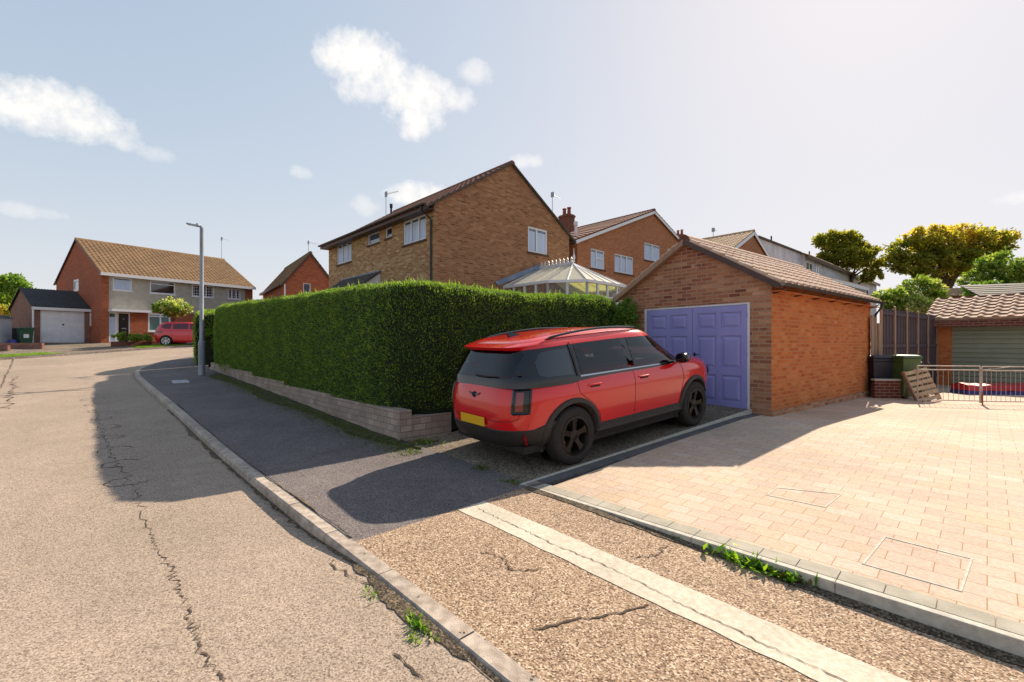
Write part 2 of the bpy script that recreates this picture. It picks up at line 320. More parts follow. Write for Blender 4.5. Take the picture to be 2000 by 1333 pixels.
class Fr:
    """local frame of a building: measured directions of its faces"""
    def __init__(s, x, y, dx, dy, g):
        s.o = Vector((x, y)); s.X = Vector((dx, dy)).normalized(); s.Y = Vector((-s.X.y, s.X.x)); s.g = g; s.rz = math.atan2(s.X.y, s.X.x)
    def _d(s, px, ax, k): return (k + s.o.dot(ax)) / ((px - 1000) / 890 * ax.x + ax.y)
    def x_face(s, px, py, k=0):      # point on local plane x = k -> (y, z)
        d = s._d(px, s.X, k); p = Vector(((px - 1000) / 890 * d, d)) - s.o; return p.dot(s.Y), EYE + (670 - py) / 890 * d - s.g
    def y_face(s, px, py, k=0):
        d = s._d(px, s.Y, k); p = Vector(((px - 1000) / 890 * d, d)) - s.o; return p.dot(s.X), EYE + (670 - py) / 890 * d - s.g
    def xf(s, a, b, k=0):            # rectangle from two pixel corners on x = k
        p = s.x_face(*a, k); q = s.x_face(*b, k); return min(p[0], q[0]), max(p[0], q[0]), min(p[1], q[1]), max(p[1], q[1])
    def yf(s, a, b, k=0):
        p = s.y_face(*a, k); q = s.y_face(*b, k); return min(p[0], q[0]), max(p[0], q[0]), min(p[1], q[1]), max(p[1], q[1])
    def world(s, x, y, z=0): p = s.o + s.X * x + s.Y * y; return (p.x, p.y, z + s.g)
# ------------------------------------------------------------------ building helpers
def wall(mb, P, t, n, width, z0, z1, holes=(), depth=.1, apex=None, m=0):
    P = Vector(P); t = Vector(t); n = Vector(n); Z = Vector((0, 0, 1))
    xs = sorted({0, width, *[h[0] for h in holes], *[h[1] for h in holes]}); zs = sorted({z0, z1, *[h[2] for h in holes], *[h[3] for h in holes]})
    f = lambda a, c, d=0: P + t * a + Z * c - n * d
    if apex: zs = sorted({*zs, apex[1]})
    def clip(poly, a, b):          # keep what lies below the line a-b (a left of b)
        out = []; g = lambda p: (b[0] - a[0]) * (p[1] - a[1]) - (b[1] - a[1]) * (p[0] - a[0])
        for p, q in zip(poly, poly[1:] + poly[:1]):
            gp, gq = g(p), g(q)
            if gp <= 1e-7: out.append(p)
            if (gp < -1e-7 and gq > 1e-7) or (gp > 1e-7 and gq < -1e-7): t_ = gp / (gp - gq); out.append((p[0] + (q[0] - p[0]) * t_, p[1] + (q[1] - p[1]) * t_))
        return out
    for i in range(len(xs) - 1):
        for j in range(len(zs) - 1):
            cx, cz = (xs[i] + xs[i + 1]) / 2, (zs[j] + zs[j + 1]) / 2
            if any(h[0] < cx < h[1] and h[2] < cz < h[3] for h in holes): continue
            poly = [(xs[i], zs[j]), (xs[i + 1], zs[j]), (xs[i + 1], zs[j + 1]), (xs[i], zs[j + 1])]
            if apex and zs[j + 1] > z1 + 1e-6: poly = clip(clip(poly, (0, z1), apex), apex, (width, z1))
            if len(poly) > 2: mb.add([f(*p) for p in poly], [tuple(range(len(poly)))], m)
    for a, b, c, d in holes:
        for p, q in (((a, c), (b, c)), ((b, c), (b, d)), ((b, d), (a, d)), ((a, d), (a, c))):
            mb.add([f(*p), f(*q), f(*q, depth), f(*p, depth)], [(0, 1, 2, 3)], m)
def window(parent, P, t, n, r, cols=(.5,), transom=None, frame='upvc', pane='pane', curtain=False, sill=None, lintel=None, rec=.05, fw=.06, name='window', bars=None):
    """casement window in a recess: frame, pane, sill and lintel"""
    s0, s1, z0, z1 = r; wdt = s1 - s0
    fr = MB()
    fr.slab(P, t, n, s0, s0 + fw, z0, z1, -rec - .05, -rec); fr.slab(P, t, n, s1 - fw, s1, z0, z1, -rec - .05, -rec)
    fr.slab(P, t, n, s0 + fw, s1 - fw, z0, z0 + fw, -rec - .05, -rec); fr.slab(P, t, n, s0 + fw, s1 - fw, z1 - fw, z1, -rec - .05, -rec)
    for c in cols: fr.slab(P, t, n, s0 + wdt * c - fw / 2, s0 + wdt * c + fw / 2, z0 + fw, z1 - fw, -rec - .045, -rec + .008)
    if transom:
        for a, b, zf in transom:
            z = z0 + (z1 - z0) * zf; fr.slab(P, t, n, s0 + wdt * a + fw / 2, s0 + wdt * b - fw / 2, z - fw / 2, z + fw / 2, -rec - .045, -rec + .005)
    o = fr.build(name, frame, parent)
    if bars:
        g = MB()
        for k in range(1, bars[0]): g.slab(P, t, n, s0 + wdt * k / bars[0] - .01, s0 + wdt * k / bars[0] + .01, z0 + fw, z1 - fw, -rec - .03, -rec - .02)
        for k in range(1, bars[1]): z = z0 + (z1 - z0) * k / bars[1]; g.slab(P, t, n, s0 + fw, s1 - fw, z - .01, z + .01, -rec - .034, -rec - .018)
        g.build('glazing_bar', frame, o)
    MB().slab(P, t, n, s0 + fw * .5, s1 - fw * .5, z0 + fw * .5, z1 - fw * .5, -rec - .06, -rec - .035).build('pane', pane, o)
    if curtain:
        c = MB(); ed = [0, *cols, 1]
        for a, b in zip(ed[:-1], ed[1:]):
            if curtain is True or random.random() < .8: c.slab(P, t, n, s0 + wdt * a + fw * .9, s0 + wdt * b - fw * .9, z0 + fw, z0 + (z1 - z0) * .84, -rec - .034, -rec - .028)
        c.build('curtain', 'curtain', o)
    if sill: MB().slab(P, t, n, s0 - .05, s1 + .05, z0 - .07, z0 - .002, -rec, .05).build('sill', sill, o)
    if lintel: MB().slab(P, t, n, s0 - .02, s1 + .02, z1 + .002, z1 + .16, -.05, .012).build('lintel', lintel, o)
    return o
def tiles(mb, O, U, V, lu, lv, tw=.30, th=.30, amp=.035, step=.03, nu=6, flat=False, m=0, cut=None):
    """interlocking tile sheet: O origin at the eave, U along, V up the slope (unit)"""
    O = Vector(O); U = Vector(U).normalized(); V = Vector(V).normalized(); Nn = U.cross(V).normalized()
    if Nn.z < 0: Nn = -Nn
    cu = max(1, round(lu / tw)); cv = max(1, round(lv / th)); us = np.linspace(0, lu, cu * nu + 1)
    rows = []
    for r in range(cv):
        a = lv * r / cv; b = lv * (r + 1) / cv
        rows += [(a, step * 1.0), (b - .002, .006)]
    vs_ = []
    for (vv, base) in rows:
        for i, uu in enumerate(us):
            ph = (i % nu) / nu
            h = base + (amp * (math.sin(math.pi * min(1, ph / .55)) if not flat else 0))
            vs_.append(O + U * float(uu) + V * vv + Nn * (h + .03))
    k = len(us); fs = [(j * k + i, j * k + i + 1, (j + 1) * k + i + 1, (j + 1) * k + i) for j in range(len(rows) - 1) for i in range(k - 1)]
    mb.add(vs_, fs, m)
    # underside and eave closure
    q = [O, O + U * lu, O + U * lu + V * lv, O + V * lv]
    mb.add(q, [(0, 1, 2, 3)], m)
    e = []
    for i, uu in enumerate(us): e += [O + U * float(uu), vs_[i]]
    mb.add(e, [(2 * i, 2 * i + 2, 2 * i + 3, 2 * i + 1) for i in range(k - 1)], m)
    for off, bv in ((0, 0), (k - 1, lu)):
        pts = [vs_[j * k + off] for j in range(len(rows))]
        mb.add(pts + [O + U * bv + V * lv, O + U * bv], [tuple(range(len(pts) + 2))], m)
def gable_roof(parent, W, y0, y1, ez, rz, over=.25, mats=('tile_brown',), ridge_axis='y', tw=.3, th=.3, amp=.035, nu=6, ridge_mat=None, flat=False, lift=.02, W0=0, name='roof'):
    """two slopes; ridge along local y (or x) at the middle of W"""
    mb = MB(); h = rz - ez; half = (W - W0) / 2; mid = (W + W0) / 2
    sl = math.hypot(half, h); ux, uz = half / sl, h / sl; L_ = sl + over
    for sgn, e in ((1, W0), (-1, W)):
        ex = e - sgn * ux * over; ezz = ez - uz * over + lift
        if ridge_axis == 'y': tiles(mb, (ex, y0, ezz), (0, 1, 0), (sgn * ux, 0, uz), y1 - y0, L_, tw, th, amp, nu=nu, flat=flat)
        else: tiles(mb, (y0, ex, ezz), (1, 0, 0), (0, sgn * ux, uz), y1 - y0, L_, tw, th, amp, nu=nu, flat=flat)
    o = mb.build(name, mats[0], parent, recalc=False, uv=False)
    r = MB(); k = max(1, round((y1 - y0) / .45)); zz = rz + lift + .035
    for i in range(k):
        a = y0 + (y1 - y0) * i / k; b = y0 + (y1 - y0) * (i + 1) / k - .008
        pr = [(-.14, -.07), (-.11, .03), (-.05, .08), (.05, .08), (.11, .03), (.14, -.07)]
        if ridge_axis == 'y': r.prism([(mid + p, a, zz + q) for p, q in pr], (0, b - a, 0))
        else: r.prism([(a, mid + p, zz + q) for p, q in pr], (b - a, 0, 0))
    r.build('ridge', ridge_mat or mats[0], o, smooth=True)
    return o
def aerial(parent, x, y, z, h=1.6, d=(1, 0), n=6, ln=.9):
    a = MB(); a.tube([(x, y, z - .2), (x, y, z + h)], .02, 6); dx, dy = d
    a.tube([(x - dx * .1, y - dy * .1, z + h), (x + dx * ln, y + dy * ln, z + h + .02)], .012, 5)
    for i in range(n):
        s = ln * (i + .3) / n; c = (x + dx * s, y + dy * s, z + h + .02)
        a.tube([(c[0] - dy * .14, c[1] + dx * .14, c[2]), (c[0] + dy * .14, c[1] - dx * .14, c[2])], .006, 4)
    a.box(x - .03, x + .03, y - .1, y + .1, z + h - .14, z + h + .14)
    return a.build('aerial', 'metal', parent, uv=False)
# ================================================================== GROUND
KN = Vector((.722, .692)); KD = Vector((-.692, .722)); K0 = 1.502
def km(k, m): p = KN * (K0 + k) + KD * m; return p.x, p.y       # k: metres from the road edge, m: along the road
def mcoord(x, y): return x * KD.x + y * KD.y
_ky = [-30, 3, 5.1, 7, 10, 13.6, 17, 22, 28, 32, 45, 80, 400]; _kz = [0, 0, .0, .05, .22, .43, .60, .95, 1.5, 1.66, 1.9, 2.2, 3]
_yy = np.arange(-30, 400, .25); _zz = np.interp(_yy, _ky, _kz); _zz = np.convolve(np.pad(_zz, 6, mode='edge'), np.ones(13) / 13, 'valid')
def ss(a, b, x): t = np.clip((x - a) / (b - a), 0, 1); return t * t * (3 - 2 * t)
def zpave(x, y):                 # footway level
    m = mcoord(x, y); return float(np.interp(y, _yy, _zz) - .075 * ss(0, 1, (3.6 - m) / 3.9) - .05 * ss(0, 1, (-.3 - m) / 8))
def zroad(x, y): m = mcoord(x, y); return zpave(x, y) - .02 - .085 * float(ss(2.7, 4.4, m))
GU = Vector((.7856, .6187)); GV = Vector((-.6187, .7856))      # garage axes
def zdrive(x, y): u = x * GU.x + y * GU.y; v = x * GV.x + y * GV.y; return .0602 * (u - 3.25) + .012 * (v - 3.94)
def zpaving(x, y): u = x * GU.x + y * GU.y; return .052 * (min(u, 8.2) - 3.25) - .010 * max(0, u - 9) * (u < 18) - .09 * (u >= 18)
def sheet(name, poly, zf, m, off=0, res=.5, parent=None, kind='structure', label=None):
    bm = bmesh.new(); xs = [p[0] for p in poly]; ys = [p[1] for p in poly]
    x0, x1, y0, y1 = min(xs), max(xs), min(ys), max(ys); nx = max(1, int((x1 - x0) / res)); ny = max(1, int((y1 - y0) / res))
    g = [[bm.verts.new((x0 + (x1 - x0) * i / nx, y0 + (y1 - y0) * j / ny, 0)) for i in range(nx + 1)] for j in range(ny + 1)]
    for j in range(ny):
        for i in range(nx): bm.faces.new((g[j][i], g[j][i + 1], g[j + 1][i + 1], g[j + 1][i]))
    k = len(poly); area = sum(poly[i][0] * poly[(i + 1) % k][1] - poly[(i + 1) % k][0] * poly[i][1] for i in range(k)); P = poly if area > 0 else poly[::-1]
    for i in range(k):
        a = Vector((*P[i], 0)); b = Vector((*P[(i + 1) % k], 0)); d = b - a; nn = Vector((d.y, -d.x, 0))
        bmesh.ops.bisect_plane(bm, geom=bm.verts[:] + bm.edges[:] + bm.faces[:], plane_co=a, plane_no=nn, clear_outer=True)
    for v in bm.verts: v.co.z = zf(v.co.x, v.co.y) + off
    me = bpy.data.meshes.new(name); bm.to_mesh(me); bm.free(); me.materials.append(M[m]); me.shade_smooth(); box_uv(me)
    o = bpy.data.objects.new(name, me); C.objects.link(o); o.parent = parent
    if not parent: tag(o, kind=kind, label=label)
    return o
def zland(x, y):
    z = zroad(x, y) - .06; w_ = float(ss(1, 9, x - .2 * y)); zr = .08 + .055 * max(0, y - 16); return z * (1 - w_) + min(zr, 9) * w_ - .12
sheet('ground', [(-900, -300), (900, -300), (900, 1500), (-900, 1500)], lambda x, y: -1.2 if y < 60 else 1.2, 'earth', -.3, 60)
sheet('land', [(-90, -25), (90, -25), (90, 110), (-90, 110)], zland, 'earth', -.1, 1.0)
road = sheet('road', [(-60, -14), (3, -14), (3, 48), (-60, 48)], zroad, 'road', 0, .5)
# kerb line, far to near
kerb_pts = [(-9, 31), (-12.2, 28.3), (-14.4, 25.5), (-15.4, 23), (-15.55, 21), (-15.1, 19.2), (-14.2, 17.2), (-12.9, 15.55), (-10.9, 13.45)]
def resample(pts, d):
    out = [Vector(pts[0])]; acc = 0
    P = [Vector(p) for p in pts]; seg = [(P[i + 1] - P[i]).length for i in range(len(P) - 1)]; tot = sum(seg); n = max(2, int(round(tot / d))); res = []
    for k in range(n + 1):
        s = tot * k / n; i = 0
        while i < len(seg) - 1 and s > seg[i]: s -= seg[i]; i += 1
        res.append(P[i].lerp(P[i + 1], min(1, s / seg[i])))
    return res
def chaikin(pts, it=2):
    P = [Vector(p) for p in pts]
    for _ in range(it):
        Q = [P[0]]
        for a, b in zip(P[:-1], P[1:]): Q += [a.lerp(b, .25), a.lerp(b, .75)]
        P = Q + [P[-1]]
    return P
kline = resample(chaikin(kerb_pts + [km(0, 12.5), km(0, 7), km(0, 0), km(0, -9)], 3), .3)
def normals2(P):
    out = []
    for i in range(len(P)):
        d = (P[min(i + 1, len(P) - 1)] - P[max(i - 1, 0)]).normalized(); out.append(Vector((-d.y, d.x)))
    return out
kn = normals2(kline)          # towards the footway (left of travel far->near)
def strip(name, P, a, b, zf, m, off=0, nc=6, parent=None, kind='structure', wav=None):
    vs_ = []; Nn = normals2(P)
    for i, p in enumerate(P):
        for j in range(nc + 1):
            k = a + (b - a) * j / nc
            if wav and j in (0, nc): k += wav * (random.random() - .5)
            q = p + Nn[i] * k; vs_.append((q.x, q.y, zf(q.x, q.y) + off))
    fs = [(i * (nc + 1) + j, i * (nc + 1) + j + 1, (i + 1) * (nc + 1) + j + 1, (i + 1) * (nc + 1) + j) for i in range(len(P) - 1) for j in range(nc)]
    mb = MB().add(vs_, fs); o = mb.build(name, m, parent, smooth=True, recalc=False)
    if not parent: tag(o, kind=kind)
    return o
MEND = 3.52                     # where the tarmac footway stops
foot_line = [p for p in kline if mcoord(p.x, p.y) > MEND] + [Vector(km(0, MEND))]
apron_line = [Vector(km(0, MEND))] + [p for p in kline if mcoord(p.x, p.y) < MEND and p.y < 8]
footway = strip('footway', foot_line, .12, 2.22, zpave, 'footway', 0, 8)
apron = strip('crossover', apron_line, .12, 2.12, zpave, 'apron', 0, 8)
# kerb stones, laid along the line with open joints
mb = MB(); kl = resample(kline, .914)
for i in range(len(kl) - 1):
    a, b = kl[i], kl[i + 1]; d = (b - a).normalized(); nn = Vector((-d.y, d.x)); a2 = a + d * .006; b2 = b - d * .006; vv = []
    jig = random.uniform(-.004, .006)
    for p in (a2, b2):
        zt = zpave(p.x, p.y) + .003 + jig
        for k, z in ((-.004, zt - .25), (-.002, zt - .022), (.016, zt), (.125, zt), (.125, zt - .25)):
            q = p + nn * k; vv.append((q.x, q.y, z))
    mb.add(vv, [(0, 1, 2, 3, 4)[::-1], (5, 6, 7, 8, 9)] + [(j, j + 1, j + 6, j + 5) for j in range(4)])
tag(mb.build('kerb', 'kerb'), kind='structure')
# concrete service strip across the crossover: two rows of slabs with an open crack between
def jagged(P, amp, d): 
    Q = resample(P, d); Nn = normals2(Q); return [q + Nn[i] * random.gauss(0, amp) for i, q in enumerate(Q)]
def ribbon(name, P, wd, zf, m, off, parent, wj=.6):
    vs_ = []; Nn = normals2(P)
    for i, p in enumerate(P):
        h = wd * (1 + random.uniform(-wj, wj)) / 2 * (1 if 0 < i < len(P) - 1 else .1)
        for k in (-h, h): q = p + Nn[i] * k; vs_.append((q.x, q.y, zf(q.x, q.y) + off))
    o = MB().add(vs_, [(2 * i, 2 * i + 1, 2 * i + 3, 2 * i + 2) for i in range(len(P) - 1)]).build(name, m, parent, recalc=False); return o
cl = [Vector(km(1.30, 3.5)), Vector(km(1.30, -3))]
strip('service_strip', resample(cl, .12), -.165, .165, zpave, 'channel', .004, 6, apron, wav=.018)
ribbon('crack', jagged([km(1.29, 3.4), km(1.26, 2.4), km(1.29, 1.9), km(1.24, 1.2), km(1.22, .3), km(1.24, -1)], .006, .03), .006, zpave, 'crack', .008, apron)
ribbon('crack', jagged([km(.38, 1.80), km(.66, 1.66), km(.86, 1.56), km(1.10, 1.46)], .01, .03), .014, zpave, 'crack', .005, apron)
ribbon('crack', jagged([km(.7, 2.75), km(.82, 2.55), km(.72, 2.35), km(.9, 2.2)], .012, .03), .009, zpave, 'crack', .005, apron)
ribbon('crack', jagged([km(1.55, 1.85), km(1.7, 1.75), km(1.95, 1.8)], .012, .03), .010, zpave, 'crack', .005, apron)
# long crack in the road, as in the photograph: from under the hedge shadow towards the camera
def road_pt(px, py, z=None):
    z = 0.0 if z is None else z; d = (EYE - z) * 890 / (py - 670)
    for _ in range(6): x = (px - 1000) / 890 * d; d = (EYE - zroad(x, d)) * 890 / (py - 670)
    return ((px - 1000) / 890 * d, d)
rc = [road_pt(*p) for p in ((180, 775), (192, 825), (215, 880), (262, 960), (290, 1040), (330, 1110), (355, 1165), (372, 1215), (392, 1262), (430, 1325), (470, 1400))]
ribbon('crack', jagged(rc[:5], .03, .07), .008, zroad, 'crack', .004, road, .8)
ribbon('crack', jagged(rc[4:8], .018, .03), .008, zroad, 'crack', .004, road, .9)
ribbon('crack', jagged(rc[7:], .014, .016), .008, zroad, 'crack', .004, road, .9)
for a, b, am, wd in (((640, 1095), (810, 1215), .015, .009), ((810, 1215), (800, 1265), .01, .008), ((770, 1275), (830, 1333), .012, .012), ((0, 770), (190, 762), .02, .05), ((0, 760), (30, 728), .02, .03), ((10, 800), (30, 740), .06, .03), ((215, 712), (250, 710), .1, .08), ((880, 1230), (1010, 1310), .012, .02)):
    ribbon('crack', jagged([road_pt(*a), road_pt(*b)], am, .04 if a[1] > 900 else .15), wd, zroad, 'crack', .005, road, .8)
for i in range(9):               # crazed loops in the shaded tarmac
    c = Vector(rc[0]).lerp(Vector(rc[3]), (i + .5) / 9); r = .16 + .06 * random.random()
    P = [c + Vector((math.cos(a) * r * 1.1, math.sin(a) * r)) for a in np.linspace(.3 + i, 4.9 + i, 9)]
    ribbon('crack', jagged(P, .02, .05), .012, zroad, 'crack', .005, road, .7)
# grit and soil gathered against the kerb and against the edging of the paving
M['grit'] = chips('grit', [(0, '#2c251d'), (.5, '#54483a'), (1, '#7d6f5c')], scale=90, patch=(2, .3), bump=1)
def drift(name, K_in, ma, mb_, wmax, zf, sgn, off=.006):
    P = resample([km(K_in, ma), km(K_in, mb_)], .05); vs_ = []; w_ = .5
    for i, p in enumerate(P):
        w_ = min(1, max(.08, w_ + rng.normal(0, .13))); k = wmax * w_ * (.6 + .4 * math.sin(i * .09 + K_in) ** 2)
        for j, a in enumerate((0, k)): q = p + KN * (sgn * a); vs_.append((q.x, q.y, zf(q.x, q.y) + off + (.012 if j == 0 else 0)))
    o = MB().add(vs_, [(2 * i, 2 * i + 1, 2 * i + 3, 2 * i + 2) for i in range(len(P) - 1)]).build(name, 'grit', recalc=False); tag(o, kind='stuff')
drift('dirt', -.005, 12.5, -2, .14, zroad, -1); drift('dirt', 2.10, 3.5, -4, .10, zpave, -1)
drift('dirt', .13, 12.5, 3.6, .05, zpave, 1)
# access cover and small marks on the footway
def at_z(px, py, zf):
    d = 8
    for _ in range(30): d = .5 * d + .5 * (EYE - zf((px - 1000) / 890 * d, d)) * 890 / (py - 670)
    return ((px - 1000) / 890 * d, d)
def flat_quad(mb, pts, zf, off, th=.006, m=0):
    mb.prism([(x, y, zf(x, y) + off - th) for x, y in pts], (0, 0, th), m)
mb = MB(); flat_quad(mb, [at_z(*p, zpave) for p in ((335, 744), (366, 743), (371, 748), (338, 750))], zpave, .012, .02)
tag(mb.build('access_cover', 'metal'), 'small pale rectangular access cover set in the dark footway near the lamp post', 'cover')
# moss along the foot of the wall
mossl = [p for p in foot_line if 5.6 < mcoord(p.x, p.y) < 18.6]
def mz(x, y): return zpave(x, y) + .012 + .012 * math.sin(x * 9) * math.sin(y * 7.3)
vs_ = []; Nn = normals2(mossl)
for i, p in enumerate(mossl):
    wdt = .34 + .13 * math.sin(i * .35) + random.uniform(-.05, .05); wdt *= min(1, i / 3 + .2, (len(mossl) - 1 - i) / 6 + .1)
    for j in range(5):
        q = p + Nn[i] * (2.16 - wdt * (4 - j) / 4); vs_.append((q.x, q.y, zpave(q.x, q.y) + (.004 if j == 0 else .012 + .02 * random.random())))
o = MB().add(vs_, [(i * 5 + j, i * 5 + j + 1, (i + 1) * 5 + j + 1, (i + 1) * 5 + j) for i in range(len(mossl) - 1) for j in range(4)]).build('moss', 'moss', smooth=True, recalc=False)
moss_o = o; tag(o, 'strip of dark green moss along the foot of the low wall', 'moss', kind='stuff')
# ---------------- driveway, paving and their edgings
c0 = Vector((.115, 5.10))
def uv(u, v): p = GU * u + GV * v; return (p.x, p.y)
U0, V0 = c0.dot(GU), c0.dot(GV)
driveway = sheet('driveway', [(.10, 5.08), uv(8.95, V0), uv(8.95, 7.2), (-1.75, 7.07)], zdrive, 'drive', .001, .3)
ribbon('crack', jagged([uv(3.6, 4.1), uv(4.2, 5.2), uv(4.5, 6.4)], .02, .05), .014, zdrive, 'crack', .006, driveway)
ribbon('crack', jagged([uv(6.2, 4.0), uv(6.25, 6.6)], .006, .05), .012, zdrive, 'crack', .006, driveway)
pav = [tuple(c0), km(2.1, -9), (18, -3), (26, 16.5), (14, 16.6), uv(9.2, V0 - .02)]
paving = sheet('paving', pav, zpaving, 'paving', .0, .3)
def edge(name, a, b, w0, w1, zf, off, th, m, parent=None, seg=.914, gap=.003):
    a = Vector(a); b = Vector(b); L_ = (b - a).length; d = (b - a) / L_; nn = Vector((-d.y, d.x)); n = max(1, int(L_ / seg)); mb = MB()
    for i in range(n):
        p = a + d * (L_ * i / n + gap / 2); q = a + d * (L_ * (i + 1) / n - gap / 2); pts = [p + nn * w0, q + nn * w0, q + nn * w1, p + nn * w1]
        mb.add([(x.x, x.y, zf(x.x, x.y) + off - th) for x in pts] + [(x.x, x.y, zf(x.x, x.y) + off) for x in pts], [(0, 3, 2, 1), (4, 5, 6, 7), (0, 1, 5, 4), (1, 2, 6, 5), (2, 3, 7, 6), (3, 0, 4, 7)])
    o = mb.build(name, m, parent, bevel=.004)
    if not parent: tag(o, kind='structure')
    return o
e0 = Vector(km(2.13, mcoord(*c0) - .0)); e1 = Vector(km(2.13, -9))
edge('paving_edging', e0, e1, -.025, .025, zpaving, .012, .3, 'edging')
edge('edging_course', e0, e1, .03, .175, zpaving, .012, .1, 'edge_course', seg=.24, gap=.004)
d0 = Vector(uv(U0 - .02, V0 + .0)); d1 = Vector(uv(8.86, V0 + .0))
edge('drive_edging', d0, d1, -.0, .045, zdrive, .012, .3, 'edging')
edge('drive_course', d0, d1, -.15, -.004, zpaving, .012, .1, 'edge_dark', seg=.24, gap=.004)
# recessed inspection covers filled with the same blocks: only their thin metal rims show
for pts, lab in ((((1683, 1102), (1727, 1048), (1901, 1092), (1879, 1157)), 'thin metal rim of the larger recessed cover in the sunny block paving'),
                 (((1497, 968), (1515, 953), (1645, 966), (1612, 992)), 'thin worn rim of the smaller recessed cover further into the block paving')):
    q = [Vector(at_z(*p, zpaving)) for p in pts]; cc = sum(q, Vector((0, 0))) / 4; mb = MB()
    for i in range(4):
        a, b = q[i], q[(i + 1) % 4]; ai = a.lerp(cc, .055); bi = b.lerp(cc, .055)
        flat_quad(mb, [a, b, bi, ai], zpaving, .004, .012)
        a2 = a.lerp(cc, .06); b2 = b.lerp(cc, .06); a3 = a.lerp(cc, .068); b3 = b.lerp(cc, .068)
    tag(mb.build('inspection_cover', ['edging', 'crack']), lab, 'cover', 'recessed covers in the block paving')
# ---------------- far side of the road: verges, path and drive of the house opposite
fd = Vector((.548, .8365)); fn = Vector((-.8365, .548)); fo = Vector((-23.9, 21.3))
def fp(a, b): p = fo + fd * a + fn * b; return (p.x, p.y)
def zfar(x, y): return zroad(x, y) + .10
sheet('far_pavement', [fp(-14, 0), fp(30, 0), fp(30, 14), fp(-14, 14)], zfar, 'drive', 0, .8)
for i in range(48):
    pass
mb = MB()
for i in range(46):
    a = fo + fd * (-14 + i * .914); b = a + fd * .906; z0 = zfar(a.x, a.y) + .004; z1 = zfar(b.x, b.y) + .004
    q = [a - fn * .06, b - fn * .06, b + fn * .07, a + fn * .07]
    mb.add([(q[0].x, q[0].y, z0 - .2), (q[1].x, q[1].y, z1 - .2), (q[2].x, q[2].y, z1 - .2), (q[3].x, q[3].y, z0 - .2), (q[0].x, q[0].y, z0), (q[1].x, q[1].y, z1), (q[2].x, q[2].y, z1), (q[3].x, q[3].y, z0)], [(4, 5, 6, 7), (0, 1, 5, 4), (1, 2, 6, 5), (3, 0, 4, 7)])
tag(mb.build('far_kerb', 'kerb'), kind='structure')
def blades(name, region, dens, h, mats, parent=None, zf=None, wd=.012, lean=.5):
    """grass blades over a quadrilateral region given by a function (a, b in 0..1) -> (x, y)"""
    n = int(dens); ab = rng.random((n, 2)); P = np.array([region(a, b) for a, b in ab]); zz = np.array([zf(x, y) for x, y in P])
    P3 = np.column_stack([P, zz]); D = rng.normal(0, lean, (n, 3)); D[:, 2] = 1; D /= np.linalg.norm(D, axis=1)[:, None]
    leafmesh(name, P3, D, rng.normal(0, 1, (n, 3)), h * rng.uniform(.5, 1.2, n), wd, mats, parent); 
def leafmesh(name, P, D, Nn, Lh, Wd, mats, parent=None, idx=None):
    n = len(P); S = np.cross(D, Nn); S /= (np.linalg.norm(S, axis=1)[:, None] + 1e-9); Lh = np.broadcast_to(Lh, (n,))[:, None]; Wd = np.broadcast_to(Wd, (n,))[:, None]
    U_ = np.cross(S, D)
    v = np.empty((n, 4, 3)); v[:, 0] = P; v[:, 1] = P + D * Lh * .5 + S * Wd * .5 + U_ * Lh * .06; v[:, 2] = P + D * Lh; v[:, 3] = P + D * Lh * .5 - S * Wd * .5 + U_ * Lh * .06
    me = bpy.data.meshes.new(name); me.vertices.add(n * 4); me.vertices.foreach_set('co', v.reshape(-1)); me.loops.add(n * 4); me.loops.foreach_set('vertex_index', np.arange(n * 4, dtype=np.int32))
    me.polygons.add(n); me.polygons.foreach_set('loop_start', np.arange(0, n * 4, 4, dtype=np.int32)); me.polygons.foreach_set('loop_total', np.full(n, 4, dtype=np.int32))
    for m_ in mats: me.materials.append(M[m_])
    me.polygons.foreach_set('material_index', (rng.integers(0, len(mats), n) if idx is None else idx).astype(np.int32)); me.update(); me.validate()
    o = bpy.data.objects.new(name, me); C.objects.link(o); o.parent = parent; return o
M['grass_a'] = leafmat('grass_a', '#63851a', .4); M['grass_b'] = leafmat('grass_b', '#87a82c', .4)
for a0, a1, b0, b1, lab in ((-14, 2.3, .15, 1.5, 'sunlit green grass verge in front of the brick garage and bins'), (5.3, 8.4, .15, 1.4, 'green grass verge in front of the rendered house beside the parked car')):
    g = sheet('grass', [fp(a0, b0), fp(a1, b0), fp(a1 - .6, b1), fp(a0, b1)], zfar, 'grass', .02, .4, kind='stuff'); g['label'] = lab
    def reg(a, b, a0=a0, a1=a1, b0=b0, b1=b1): return fp(a0 + (a1 - .5 - a0) * a, b0 + (b1 - b0) * b)
    blades('grass_blades', reg, 9000 if a1 < 3 else 3500, .08, ['grass_a', 'grass_b'], g, zfar, .02)
# ---------------- the low stepped wall
w0 = Vector((-1.748, 7.07)); wd_ = Vector((-.6896, .7242)).normalized(); wn = Vector((wd_.y, -wd_.x))  # towards garden
wn = Vector((.7242, .6896))
secs = [(0, 2.68, .54), (2.68, 5.49, .58), (5.49, 8.28, .66), (8.28, 11.0, .76), (11.0, 13.9, .86)]
mb = MB()
for i, (a, b, zt) in enumerate(secs):
    p = w0 + wd_ * (a + (.0015 if i else 0)); q = w0 + wd_ * b; pts = [p, q, q + wn * .22, p + wn * .22]
    mb.prism([(x.x, x.y, -.2) for x in pts], (0, 0, zt + .2))
# short return along the drive, ending in the soil
rp = w0 + wn * .222; rq = rp + Vector((.749, .662)) * .75; rn = Vector((-.662, .749)) * .22
mb.prism([(x.x, x.y, -.2) for x in (rp, rq, rq + rn, rp + rn)], (0, 0, .62))
o = mb.build('garden_wall', 'block_wall', bevel=.006)
tag(o, 'low weathered concrete block wall with stepped top under the long hedge', 'wall')
